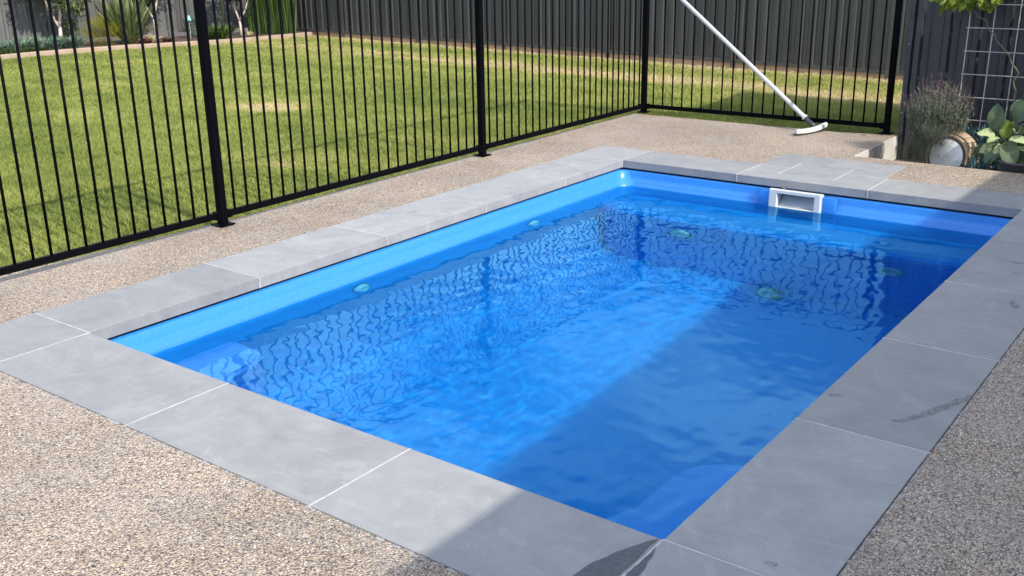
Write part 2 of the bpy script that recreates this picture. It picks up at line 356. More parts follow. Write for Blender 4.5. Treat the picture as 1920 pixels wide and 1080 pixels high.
# control joint saw cut on the left patio strip is a fine dark strip between slabs
# scraps of chipped mortar along the coping edge
vs = MB()
for k in range(900):
    side = random.choice('nlrf')
    if side == 'n': x, y = random.uniform(ox0, ox1), oy0-abs(random.gauss(0, 0.006))
    elif side == 'l': x, y = ox0-abs(random.gauss(0, 0.005)), random.uniform(oy0, oy1)
    elif side == 'r': x, y = ox1+abs(random.gauss(0, 0.008)), random.uniform(oy0, oy1)
    else: x, y = random.uniform(ox0, 0.95), oy1+abs(random.gauss(0, 0.005))
    r = random.uniform(0.002, 0.0065); h = random.uniform(0.0005, 0.0025); n = 5; a0 = random.random()*6
    el = random.uniform(1, 3.2) ; horiz = side in 'nf'
    ring = [(x+math.cos(a0+i*2*math.pi/n)*r*(el if horiz else 1), y+math.sin(a0+i*2*math.pi/n)*r*(1 if horiz else el), AZ+0.0005) for i in range(n)]
    vs.add(ring+[(x, y, AZ+h)], [(i, (i+1) % n, n) for i in range(n)])
tagp(vs.build('mortar_crumbs', M['crumb']), 'crumbs of pale mortar along the outer edge of the bluestone coping', 'mortar', kind='stuff')

# ================================================================== lawn
BFA, BFB = Vector((-14.0, 13.33, 0)), Vector((1.7, 11.22, 0))      # back boundary fence
kerb_pts = [(-13.6, 2.0), (-13.9, 4.5), (-13.92, 6.0), (-13.9, 6.87), (-13.85, 7.6), (-13.74, 8.4), (-13.55, 9.1), (-13.25, 9.8), (-12.95, 10.5), (-12.75, 11.2), (-12.66, 12.0), (-12.64, 12.95)]
def bf_y(x): return BFA.y+(BFB.y-BFA.y)*(x-BFA.x)/(BFB.x-BFA.x)
def kerb_x(y): return np.interp(y, [p[1] for p in kerb_pts], [p[0] for p in kerb_pts])
def dryness(x, y):
    n1 = vnoise(x, y, 1, 0.9, 4); n2 = vnoise(x, y*3.0, 2, 0.8, 3); n3 = vnoise(x, y, 3, 6.0, 3)
    d = 0.07+0.42*n1+0.55*(n2-0.42)+0.38*(n3-0.5)
    db = bf_y(x)-y
    band = np.exp(-((db-1.75-0.35*(n1-0.5))/0.42)**2)*(0.3+0.9*n2)*np.clip((x+13)/8, 0.15, 1)*0.95
    edge = np.exp(-(db/0.42)**2)*0.75*(0.55+0.7*n3)
    far = np.clip((db < 3.2)*0.12, 0, 1)
    bare = np.exp(-(((x+5.2)/0.42)**2+((y-5.5)/0.30)**2))*1.5*(0.4+n3)
    bare2 = np.exp(-(((x+2.48)/0.12)**2+((y-3.3)/0.1)**2))*0.8
    kd = np.clip(1-(x-kerb_x(y))/0.35, 0, 1)*0.25
    strip = np.exp(-((x-SLX)/0.10)**2)*0.22
    return np.clip(d+band+edge+far+bare+bare2+kd+strip, 0, 1)
def lawn_z(x, y):
    return LZ+0.02*(vnoise(x, y, 9, 0.5, 3)-0.5)-0.012*np.clip(-(x+1.6), 0, 1)
# base sheet
def lawn_sheet():
    xs = np.arange(-24, 9.01, 0.12); ys = np.arange(-6, 14.0, 0.12); X, Y = np.meshgrid(xs, ys, indexing='ij')
    V = np.stack([X, Y, lawn_z(X, Y)-0.012], -1).reshape(-1, 3); nx, ny = X.shape
    i, j = np.meshgrid(np.arange(nx-1), np.arange(ny-1), indexing='ij'); a = (i*ny+j).ravel()
    F = np.stack([a, a+ny, a+ny+1, a+1], -1); cx = X[:-1, :-1].ravel()+0.06; cyy = Y[:-1, :-1].ravel()+0.06
    keep = ((cx < SLX-0.0) | (cyy > SLY)) & (cyy < bf_y(cx)+0.1) & (cx > kerb_x(cyy)-0.05) & ~((cx > 1.42) & (cyy < 8.7))
    F = F[keep]
    return V, F, np.clip(dryness(V[:, 0], V[:, 1])*0.9, 0, 1)
def lawn_ground_mat():
    t = NT('lawn_thatch'); p = t.pos(); at = t.n('ShaderNodeAttribute', attribute_name='tint')
    c = t.ramp(at.outputs['Fac'], [(0.0, (0.06, 0.085, 0.012)), (0.35, (0.11, 0.135, 0.025)), (0.6, (0.25, 0.21, 0.09)), (0.85, (0.5, 0.37, 0.22)), (1.0, (0.55, 0.34, 0.22))])
    c = t.mix(0.5, c, t.ramp(t.noise(p, 60, 4), [(0.3, (0.03, 0.035, 0.01)), (0.7, (0.26, 0.26, 0.09))]))
    t.principled(c, 0.9, t.bump(t.noise(p, 90, 4), 0.8, 0.01)); return t.m
V, F, tn = lawn_sheet(); lo = fast('lawn_ground', V, F, lawn_ground_mat(), tint=tn); tagp(lo, kind='structure')
def lawn_blades():
    N = 5200000
    x = rng.uniform(-14.2, 1.6, N); y = rng.uniform(-1.0, 13.4, N)
    dx, dy = x-CAM[0], y-CAM[1]; dz = LZ-CAM[2]; zc = dx*FW[0]+dy*FW[1]+dz*FW[2]
    u = (dx*RT[0]+dy*RT[1]+dz*RT[2])/zc; d = np.hypot(dx, dy)
    keep = (zc > 0.5) & (np.abs(u) < 0.58) & (rng.random(N) < np.clip((5.2/d)**1.75, 0, 1))
    x, y, d = x[keep], y[keep], d[keep]
    inside = ((x < SLX-0.004) | (y > SLY+0.006)) & (y < bf_y(x)-0.06) & (x > kerb_x(y)+0.04) & ~((x > 1.47) & (y < 8.9))
    x, y, d = x[inside], y[inside], d[inside]
    dr = dryness(x, y); kk = rng.random(len(x)) < (1.12-0.75*np.clip((dr-0.55)*2.2, 0, 1)); x, y, d, dr = x[kk], y[kk], d[kk], dr[kk]
    n = len(x); sc = np.clip(d/8, 0.8, 2.2)
    a = rng.uniform(0, 2*np.pi, n); w = rng.uniform(0.0016, 0.0034, n)*sc*1.15
    tall = (1-0.5*np.clip(dr-0.4, 0, 1))*(0.8+0.5*vnoise(x, y, 12, 3.0, 2))
    edge_d = np.minimum(np.abs(x-SLX) if False else np.where(y < SLY, SLX-x, y-SLY), 1.0); tall = tall*(1+0.7*np.exp(-(edge_d/0.05)**2)*vnoise(x, y, 22, 9.0, 2)+0.9*(vnoise(x, y, 23, 5.0, 2) > 0.66)*rng.random(n))
    h = rng.uniform(0.018, 0.042, n)*tall; la = rng.uniform(0, 2*np.pi, n); le = rng.uniform(0.2, 1.2, n)*h
    z = lawn_z(x, y)-0.010
    # a fringe creeping over the slab edge
    c, s = np.cos(a)*w, np.sin(a)*w
    P0 = np.stack([x-c, y-s, z], -1); P1 = np.stack([x+c, y+s, z], -1)
    mxp = np.stack([x+np.cos(la)*le*0.35, y+np.sin(la)*le*0.35, z+h*0.62], -1)
    P2 = mxp+np.stack([c*0.7, s*0.7, 0*c], -1); P3 = mxp-np.stack([c*0.7, s*0.7, 0*c], -1)
    P4 = np.stack([x+np.cos(la)*le, y+np.sin(la)*le, z+h], -1)
    near = d < 8.5
    # near blades: quad + tip; far blades: single triangle
    Vn = np.stack([P0, P1, P2, P3, P4], 1)[near].reshape(-1, 3); m = near.sum(); b = np.arange(m)*5
    Fn = np.concatenate([np.stack([b, b+1, b+2], -1), np.stack([b, b+2, b+3], -1), np.stack([b+3, b+2, b+4], -1)])
    Vf = np.stack([P0, P1, P4], 1)[~near].reshape(-1, 3); mf = (~near).sum(); bf = np.arange(mf)*3+len(Vn)
    Ff = np.stack([bf, bf+1, bf+2], -1)
    t = np.clip(dr*0.92+rng.normal(0, 0.10, n), 0, 1); tt = np.concatenate([np.repeat(t[near], 5), np.repeat(t[~near], 3)])
    print('blades', n)
    return np.concatenate([Vn, Vf]), np.concatenate([Fn, Ff]), tt
V, F, tn = lawn_blades(); o = fast('lawn_grass', V, F, M['grass'], tint=tn); tagp(o, 'short green lawn with dry straw patches beyond the black fence', 'grass', kind='stuff')

# ================================================================== pool
pool = empty('swimming_pool', (0, 0, 0), 'rectangular blue fibreglass plunge pool with grey bluestone coping', 'pool')
G = 0.0033   # half joint
jy = [0.0, 1.0, 1.99, 2.968, 3.94, PL]; jx = [0.0, 1.005, 2.0, PW]
stones = []
for i in range(3):
    stones.append((jx[i], jx[i+1], -CN, 0)); stones.append((jx[i], jx[i+1], PL, PL+CF))
for i in range(5):
    stones.append((-CL, 0, jy[i], jy[i+1])); stones.append((PW, PW+CR, jy[i], jy[i+1]))
stones += [(-CL, 0, -CN, 0), (PW, PW+CR, -CN, 0), (-CL, 0, PL, PL+CF), (PW, PW+CR, PL, PL+CF)]
LID = (1.262, 1.682, 4.955, 5.40)
for (x0, x1, y0, y1) in stones:
    if (x0, y0) == (jx[1], PL): continue
    bevbox('coping_stone', x0+G, x1-G, y0+G, y1-G, -CT, 0.0, 0.004, M['stone'], pool, 2, 0.0008)
def notched(name, poly):
    bm = bmesh.new(); vs = [bm.verts.new((x, y, 0)) for x, y in poly]; f = bm.faces.new(vs); f.normal_update()
    if f.normal.z < 0: f.normal_flip()
    r = bmesh.ops.extrude_face_region(bm, geom=[f]); 
    for v in [g for g in r['geom'] if isinstance(g, bmesh.types.BMVert)]: v.co.z = -CT
    bmesh.ops.recalc_face_normals(bm, faces=bm.faces[:])
    bmesh.ops.bevel(bm, geom=bm.edges[:], offset=0.003, segments=1, affect='EDGES')
    me = bpy.data.meshes.new(name); bm.to_mesh(me); bm.free(); return link(name, me, M['stone'], pool)
g2 = 0.006
lx0, lx1, ly0, ly1 = LID
notched('coping_stone', [(jx[1]+G, PL+G), (jx[2]-G, PL+G), (jx[2]-G, oy1-G), (lx1+g2, oy1-G), (lx1+g2, ly0-g2), (lx0-g2, ly0-g2), (lx0-g2, oy1-G), (jx[1]+G, oy1-G)])
xm = 1.47
notched('pad_stone', [(hx0, oy1+G), (lx0-g2, oy1+G), (lx0-g2, ly1+0.0015), (xm-G/2, ly1+0.0015), (xm-G/2, hy1), (hx0, hy1)])
notched('pad_stone', [(xm+G/2, ly1+0.0015), (lx1+g2, ly1+0.0015), (lx1+g2, oy1+G), (hx1, oy1+G), (hx1, hy1), (xm+G/2, hy1)])
lid = bevbox('skimmer_lid', lx0, lx1, ly0, ly1, -0.05, -0.001, 0.002, M['stone'], pool, 1)
# white grout joints
def grout(x0, x1, y0, y1, z1=-0.0012, z0=-CT+0.001): 
    mb = MB(); mb.box(x0, x1, y0, y1, z0, z1); return mb.build('grout_joint', M['grout'], pool)
for x in jx[1:3]: grout(x-G, x+G, -CN, -0.001); grout(x-G, x+G, PL+0.001, oy1-G)
for y in jy[1:5]: grout(-CL, -0.001, y-G, y+G); grout(PW+0.001, PW+CR, y-G, y+G)
for x in (0.0, PW): grout(x-G, x+G, -CN, -G if x else -G); grout(x-G, x+G, PL+G, oy1)
grout(-CL, -G, -G, G); grout(PW+G, ox1, -G, G); grout(-CL, -G, PL-G, PL+G); grout(PW+G, ox1, PL-G, PL+G)
grout(-G, G-0.001, PL-G+0.001, PL+G); grout(-G, G-0.001, -G, G-0.001)
grout(PW-G+0.001, PW+G, -G, G-0.001); grout(PW-G+0.001, PW+G, PL-G+0.001, PL+G)
grout(hx0+0.004, lx0-g2, oy1-G, oy1+G); grout(lx1+g2, hx1-0.004, oy1-G, oy1+G)
grout(lx0-g2, lx0, ly0-g2, ly1); grout(lx1, lx1+g2, ly0-g2, ly1); grout(lx0+0.0005, lx1-0.0005, ly0-g2, ly0)
# drying wet marks and foot marks, thin films on the stone
def mark(pts, mat, z=0.0025, name='wet_mark', jitter=0.006, seed=1):
    r = random.Random(seed); P = []
    n = len(pts)
    for i in range(n):
        a = Vector(pts[i]); b = Vector(pts[(i+1) % n]); m = max(2, int((b-a).length/0.02))
        for k in range(m):
            q = a+(b-a)*(k/m); P.append((q.x+r.uniform(-jitter, jitter)*0.5, q.y+r.uniform(-jitter, jitter)*0.5, z))
    return mk(name, P, [tuple(range(len(P)))], mat, pool)
mark([(2.988,-0.012),(2.965,-0.05),(2.925,-0.14),(2.895,-0.24),(2.885,-0.36),(2.90,-0.46),(2.994,-0.46)], M['wet'], seed=2)
mark([(3.006,-0.05),(3.02,-0.10),(3.035,-0.2),(3.04,-0.3),(3.035,-0.46),(3.006,-0.46)], M['wet'], seed=3)
mark([(3.30,1.155),(3.345,1.195),(3.39,1.275),(3.43,1.38),(3.474,1.5),(3.476,1.57),(3.44,1.50),(3.40,1.40),(3.365,1.31),(3.335,1.23),(3.30,1.175)], M['wet2'], seed=4)
def blob(cx, cy, rx, ry, rot=0, mat='wet2', seed=0):
    mark([(cx+math.cos(a)*rx*math.cos(rot)-math.sin(a)*ry*math.sin(rot), cy+math.cos(a)*rx*math.sin(rot)+math.sin(a)*ry*math.cos(rot)) for a in np.linspace(0, 2*np.pi, 14)[:-1]], M[mat], seed=seed, jitter=0.005)
blob(3.05, 1.27, 0.028, 0.016, 0.4, seed=5); blob(3.375, 2.76, 0.055, 0.02, 1.9, seed=6); blob(3.24, 3.49, 0.04, 0.013, 0.3, seed=7); blob(3.275, 3.29, 0.018, 0.012, 0.3, seed=8); blob(3.31, 0.06, 0.02, 0.013, 0.4, seed=9)
blob(-0.27, 2.52, 0.05, 0.008, 0.9, seed=11)

# gap under the coping: bedding coloured near black for the gap's shadow
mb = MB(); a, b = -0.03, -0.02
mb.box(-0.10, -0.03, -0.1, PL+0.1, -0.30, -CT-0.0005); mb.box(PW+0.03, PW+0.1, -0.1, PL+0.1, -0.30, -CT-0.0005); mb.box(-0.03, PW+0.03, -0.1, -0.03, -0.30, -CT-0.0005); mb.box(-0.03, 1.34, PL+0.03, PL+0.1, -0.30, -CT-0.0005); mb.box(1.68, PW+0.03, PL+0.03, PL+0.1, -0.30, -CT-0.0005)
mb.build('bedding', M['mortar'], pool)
# shell: loops of rounded rectangles
def rrect(ins, r, n=7):
    x0, x1, y0, y1 = ins, PW-ins, ins, PL-ins; P = []
    for cx, cyy, a0 in ((x1-r, y0+r, -90), (x1-r, y1-r, 0), (x0+r, y1-r, 90), (x0+r, y0+r, 180)):
        for k in range(n): a = R(a0+90*k/(n-1)); P.append((cx+r*math.cos(a), cyy+r*math.sin(a)))
    return P
prof = [(-0.045, 0.02, -0.080), (0.004, 0.05, -0.0785), (0.010, 0.06, -0.083), (0.013, 0.075, -0.128), (0.017, 0.08, -0.138), (0.031, 0.10, -0.160), (0.036, 0.105, -0.172), (0.052, 0.11, -0.19), (0.075, 0.14, -0.7), (0.115, 0.2, -1.15), (0.16, 0.24, -1.25), (0.24, 0.30, -1.295), (0.34, 0.3, -1.30)]
vs, fs = [], []; n = 28; hv, hf = [], []
for ins, r, z in prof: vs += [(x, y, z+(0.10-0.44*y/PL if z < -1.0 else 0)) for x, y in rrect(ins, r)]   # floor falls towards the far end
for i in range(len(prof)-1):
    for k in range(n):
        q = (i*n+k, i*n+(k+1) % n, (i+1)*n+(k+1) % n, (i+1)*n+k)
        if k == 13 and 1 <= i <= 6:      # far wall: leave the skimmer throat open
            a, b, c, d = [vs[j] for j in q]
            for xa, xb in ((a[0], 1.74), (1.27, b[0])):
                m = len(hv); hv += [(xa, a[1], a[2]), (xb, a[1], a[2]), (xb, d[1], d[2]), (xa, d[1], d[2])]; hf.append((m, m+1, m+2, m+3))
        else: fs.append(q)
m0 = len(vs); vs += hv; fs += [tuple(j+m0 for j in q) for q in hf]
fs.append(tuple((len(prof)-1)*n+k for k in range(n)))
shell = mk('pool_shell', vs, fs, M['gel'], pool, smooth=True)
shell.data.polygons[len(fs)-1].use_smooth = False
under = [shell]
def prism(name, poly, z0, z1, bev, slope=0.0, centre=None):
    """solid with rounded top edge; poly anticlockwise; lower part spreads by slope"""
    bm = bmesh.new(); vs = [bm.verts.new((x, y, z1)) for x, y in poly]; f = bm.faces.new(vs); f.normal_update()
    if f.normal.z < 0: f.normal_flip()
    r = bmesh.ops.extrude_face_region(bm, geom=[f]); low = [g for g in r['geom'] if isinstance(g, bmesh.types.BMVert)]
    for v in low:
        v.co.z = z0
    bmesh.ops.recalc_face_normals(bm, faces=bm.faces[:])
    top = [e for e in bm.edges if abs(e.verts[0].co.z-z1) < 1e-5 and abs(e.verts[1].co.z-z1) < 1e-5]
    bmesh.ops.bevel(bm, geom=top, offset=bev, segments=4, affect='EDGES')
    me = bpy.data.meshes.new(name); bm.to_mesh(me); bm.free()
    me.polygons.foreach_set('use_smooth', [abs(p.normal.z) < 0.98 and False for p in me.polygons]); o = link(name, me, M['gel_shallow'] if name == 'corner_step' else M['gel'], pool); under.append(o); return o
arc = lambda cx, cy_, r, a0, a1, n=14: [(cx+r*math.cos(R(a0+(a1-a0)*k/n)), cy_+r*math.sin(R(a0+(a1-a0)*k/n))) for k in range(n+1)]
# far bench with rounded ends
prism('bench_seat', [(0.02, PL-0.02), (0.02, 4.30)]+arc(0.30, 4.30-0.28+0.24, 0.05, 200, 270, 4)+arc(2.7, 4.24, 0.05, -90, -20, 4)+[(2.98, 4.30), (2.98, PL-0.02)], -1.75, -0.46, 0.03)
# corner steps at the near end
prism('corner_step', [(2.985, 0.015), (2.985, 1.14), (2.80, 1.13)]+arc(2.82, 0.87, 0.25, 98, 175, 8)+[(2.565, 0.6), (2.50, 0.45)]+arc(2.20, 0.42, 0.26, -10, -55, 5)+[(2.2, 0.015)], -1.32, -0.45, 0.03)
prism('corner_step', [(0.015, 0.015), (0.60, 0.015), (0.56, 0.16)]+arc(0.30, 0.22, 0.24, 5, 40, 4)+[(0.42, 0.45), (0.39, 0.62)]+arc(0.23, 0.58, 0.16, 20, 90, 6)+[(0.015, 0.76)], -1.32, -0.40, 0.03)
# flat pad round the skimmer
mb = MB(); po = [(1.21, -0.34), (1.80, -0.34), (1.80, -0.081), (1.21, -0.081)]; pi_ = [(1.36, -0.20), (1.66, -0.20), (1.66, -0.086), (1.36, -0.086)]; pf = PL-0.060
Lp = [[(x, PL+0.02, z) for x, z in po], [(x, pf+0.006, z) for x, z in po], [(x+(0.006 if x < 1.5 else -0.006), pf, z+(0.006 if z < -0.2 else 0)) for x, z in po], [(x, pf, z) for x, z in pi_], [(x, PL+0.12, z) for x, z in pi_]]
mb.add([p for l in Lp for p in l], [(i*4+k, i*4+(k+1) % 4, (i+1)*4+(k+1) % 4, (i+1)*4+k) for i in range(4) for k in range(4)]); pad = mb.build('skimmer_pad', M['gel'], pool); under.append(pad)
# skimmer mouth
sk = empty('x', (0, 0, 0), None, None); bpy.data.objects.remove(sk)
sx0, sx1, sz0, sz1 = 1.303, 1.703, -0.222, -0.0635; ix0, ix1, iz0, iz1 = 1.374, 1.646, -0.184, -0.088; fy = PL-0.082; by = PL-0.03
mb = MB()
O = [(sx0, sz0), (sx1, sz0), (sx1, sz1), (sx0, sz1)]; I = [(ix0, iz0), (ix1, iz0), (ix1, iz1), (ix0, iz1)]; ch = 0.010
O2 = [(sx0+ch, sz0+ch), (sx1-ch, sz0+ch), (sx1-ch, sz1), (sx0+ch, sz1)]; I2 = [(ix0-ch, iz0-ch*0.4), (ix1+ch, iz0-ch*0.4), (ix1+ch, iz1+ch*0.4), (ix0-ch, iz1+ch*0.4)]
L = [[(x, by, z) for x, z in O], [(x, fy+ch, z) for x, z in O], [(x, fy, z) for x, z in O2], [(x, fy, z) for x, z in I2], [(x, fy+ch, z) for x, z in I], [(x, fy+0.19, z) for x, z in I]]
vv = [p for l in L for p in l]; ff = []
for i in range(5):
    for k in range(4): ff.append((i*4+k, i*4+(k+1) % 4, (i+1)*4+(k+1) % 4, (i+1)*4+k))
ff.append((20, 21, 22, 23)); mb.add(vv, ff); skf = mb.build('skimmer_mouth', M['white_plastic'], pool); under.append(skf)
mb = MB(); z0f = iz0+0.004
mb.add([(ix0+0.006, fy+0.018, z0f), (ix1-0.006, fy+0.018, z0f), (ix1-0.006, fy+0.120, iz1-0.010), (ix0+0.006, fy+0.120, iz1-0.012), (ix0+0.006, fy+0.022, z0f), (ix1-0.006, fy+0.022, z0f), (ix1-0.006, fy+0.126, iz1-0.010), (ix0+0.006, fy+0.126, iz1-0.012)], [(0,1,2,3),(7,6,5,4),(0,4,5,1),(1,5,6,2),(2,6,7,3),(3,7,4,0)])
mb.build('weir_flap', M['grey_plastic'], skf)
# fittings: domed eyeball jets on the left wall, suction covers under water
M['cover'] = simple('blue_grey_cover', (0.42, 0.40, 0.50), 0.5, 0.2, 40)  # covers are duller and bluer than the wall jets
def fitting(name, loc, axis, r, d, squash=1.0, mat='jet'):
    q = Vector(axis).to_track_quat('Z', 'Y').to_matrix().to_4x4(); m4 = Matrix.Translation(loc) @ q
    mb = MB(); mb.lathe([(r*1.02, -0.01), (r*1.02, 0.004), (r*0.93, d*0.55), (r*0.72, d*0.85), (r*0.40, d), (r*0.36, d*0.9), (0.001, d*0.88)], 28, m4)
    o = mb.build(name, M[mat], pool, smooth=True); under.append(o)
    mb = MB(); mb.lathe([(r*1.13, -0.012), (r*1.13, 0.002), (r*1.0, 0.006)], 28, m4); g = mb.build('gasket', M['dark_plastic'], o); under.append(g)
    return o
fitting('return_jet', (0.06, 1.68, -0.325), (1, 0, 0), 0.058, 0.04); fitting('return_jet', (0.06, 3.42, -0.315), (1, 0, 0), 0.058, 0.04)
fitting('suction_cover', (0.84, 4.205, -0.80), (0, -1, 0.05), 0.085, 0.03, 1, 'cover'); fitting('suction_cover', (2.38, 4.205, -0.82), (0, -1, 0.05), 0.09, 0.03, 1, 'cover')
fitting('suction_cover', (1.60, 4.08, -1.565), (0, -0.09, 1), 0.085, 0.025, 1, 'cover')

# water sheet with real ripples
def water_sheet():
    st = 0.0105; xs = np.arange(0.035, PW-0.035+st*0.5, st); xs[0] = 0.02; xs[-1] = PW-0.02; ys = np.arange(0.035, PL-0.035, st); ys[0] = 0.02; ys[-1] = PL-0.02
    X, Y = np.meshgrid(xs, ys, indexing='ij'); Z = np.zeros_like(X)
    r = np.random.default_rng(5)
    for k in range(70):
        lam = 0.04*(9**r.random()**0.85); a = r.normal(0.9, 1.15); kx, ky = np.cos(a), np.sin(a)
        amp = 0.0027*lam/(2*np.pi)*(1.0 if lam > 0.12 else 0.9)
        env = 0.12+2.1*vnoise(X+k*3.1, Y+k*1.7, 40+k, 1.3, 2)**1.6
        ph = r.uniform(0, 6.28)+1.2*vnoise(X, Y, 140+k, 1.6, 1)*3
        Z += amp*env*np.sin(2*np.pi/lam*(kx*X+ky*Y)+ph)
    cx = np.clip((X-1.1)/1.9, 0, 1); calm = 1.15-0.45*cx
    Z = Z*calm
    V = np.stack([X, Y, WZ+Z], -1).reshape(-1, 3); nx, ny = X.shape
    i, j = np.meshgrid(np.arange(nx-1), np.arange(ny-1), indexing='ij'); a = (i*ny+j).ravel()
    return V, np.stack([a, a+ny, a+ny+1, a+1], -1)
V, F = water_sheet(); wat = fast('pool_water', V, F, M['water'], smooth=True); tagp(wat, kind='structure')
wat.cycles.is_caustics_caster = True
for o in under: o.cycles.is_caustics_receiver = True

# ================================================================== black pool fence
def fence_run(root, P0, P1, npick, zr=(0.047, 0.087), first_post=True):
    """panel between two post centres in root space"""
    P0, P1 = Vector(P0), Vector(P1); d = (P1-P0); Ln = d.length; d.normalize(); ang = math.atan2(d.y, d.x)
    def bar(name, a, b, z0, z1, w, meshd):
        mb = MB(); mb.box(a, b, -w/2, w/2, z0, z1); o = mb.build(name, M['black'], root, loc=P0, rot=(0, 0, ang)); return o
    bar('bottom_rail', 0.027, Ln-0.027, zr[0], zr[1], 0.026, None); bar('top_rail', 0.027, Ln-0.027, 1.455, 1.495, 0.026, None)
    for z in (zr[0], 1.455):
        for s_ in (0.025, Ln-0.060):
            mb = MB(); mb.box(s_, s_+0.035, -0.019, 0.019, z-0.006, z+0.046); mb.box(s_+0.008, s_+0.026, -0.024, 0.024, z+0.010, z+0.030); mb.build('bracket', M['black'], root, loc=P0, rot=(0, 0, ang))
    me = pick_mesh
    for k in range(npick):
        s_ = Ln*(k+1)/(npick+1); p = P0+d*s_
        link('picket', me, None, root, (p.x, p.y, zr[1]-0.002), (0, 0, ang))
mb = MB(); r = 0.0082; mb.tube([(0, 0, 0), (0, 0, 1.372)], r, 10); tmp = mb.build('picket_tmp', M['black'], smooth=False); pick_mesh = tmp.data; pick_mesh.name = 'picket'; bpy.data.objects.remove(tmp)
for p in pick_mesh.polygons: p.use_smooth = len(p.vertices) == 4
bmp = bmesh.new(); 
def post(root, x, y, ang=0.0):
    o = bevbox('post', -0.025, 0.025, -0.025, 0.025, 0.002, 1.53, 0.003, M['black'], None, 2); o.parent = root; o.location = (x, y, 0.766); o.rotation_euler = (0, 0, ang)
    mb = MB(); mb.box(-0.055, 0.055, -0.055, 0.055, -0.7655, -0.758); mb.build('base_plate', M['black'], o)
    mb = MB(); mb.box(-0.028, 0.028, -0.028, 0.028, 0.762, 0.772); mb.build('post_cap', M['black'], o); return o
side = empty('pool_fence', (0, 0, 0), 'black tubular pool fence along the left patio beside the lawn', 'fence')
py = [-3.90, -1.14, 1.605, 4.305, 7.03]; pp = [(FX(y), y) for y in py]
for (x, y) in pp[:-1]: post(side, x, y)
cp = post(side, -1.11, 7.04)
for i in range(4): fence_run(side, (pp[i][0], pp[i][1], 0), (pp[i+1][0] if i < 3 else -1.11, pp[i+1][1] if i < 3 else 7.04, 0), 25)
bmp.free()
back = empty('pool_fence', (0, 0, 0), 'black tubular pool fence across the far end, behind the white pole', 'fence')
fence_run(back, (-1.11, 7.04, 0), (1.388, 7.085, 0), 22); post(back, 1.388, 7.085)

# ================================================================== pool brush on white pole
br = empty('pool_brush', (0, 0, 0), 'white pool brush on a long white pole leaning on the black fence', 'brush')
H = Vector((0.795, 6.86, 0.045)); T = Vector((-0.70, 7.02, 1.145)); dv = (T-H).normalized()
T2 = H+dv*3.4
mb = MB(); mb.tube([H+dv*0.13, H+dv*0.14, T2], 0.0200, 16); mb.build('pole', M['alu'], br, True)
mb = MB(); mb.tube([H+dv*0.115, H+dv*0.118, H+dv*0.132, H+dv*0.135], [0.022, 0.028, 0.028, 0.022], 16)
mb.tube([H+dv*0.127+Vector((0, 0.018, 0.01)), H+dv*0.127+Vector((0.01, -0.03, 0.012))], 0.004, 6); mb.build('collar', M['white_plastic'], br)
mb = MB(); mb.tube([H-dv*0.01, H+dv*0.03, H+dv*0.13], [0.028, 0.022, 0.019], 14); mb.build('handle_socket', M['dark_plastic'], br, True)
# curved head: sweeps in the plane of its long axis, ends rising
ax = Vector((0.26, 0.96, 0.0)).normalized(); mbw = MB(); mbb = MB()
c0 = Vector((0.81, 6.77, 0.0)); nseg = 14
side_v = Vector((0.96, -0.26, 0)).normalized()
vw, fw_ = [], []; vb = []; fb = []
for k in range(nseg+1):
    s_ = -1+2*k/nseg; q = c0+ax*(s_*0.225)-side_v*(0.012*s_*s_); zc = 0.030+0.016*max(0, s_+0.2)**2+0.006*max(0, -s_)**2
    w = 0.026*(1-0.25*abs(s_)**6); h = 0.017
    for (a, b) in ((-1, -1), (1, -1), (1, 0.6), (0.5, 1), (-0.5, 1), (-1, 0.6)): vw.append(q+side_v*a*w+Vector((0, 0, zc+b*h)))
    for (a, b) in ((-0.8, zc-h), (0.8, zc-h), (0.8, zc-h-0.016), (-0.8, zc-h-0.016)): vb.append(q+side_v*a*w+Vector((0, 0, b)))
for k in range(nseg):
    for j in range(6): fw_.append((k*6+j, k*6+(j+1) % 6, (k+1)*6+(j+1) % 6, (k+1)*6+j))
    for j in range(4): fb.append((k*4+j, (k+1)*4+j, (k+1)*4+(j+1) % 4, k*4+(j+1) % 4))
fw_ += [tuple(range(5, -1, -1)), tuple(nseg*6+j for j in range(6))]; fb += [(0, 1, 2, 3), tuple(nseg*4+j for j in (3, 2, 1, 0))]
hd = mk('brush_head', vw, fw_, M['white_plastic'], br); mk('bristles', vb, fb, M['dark_plastic'], hd)

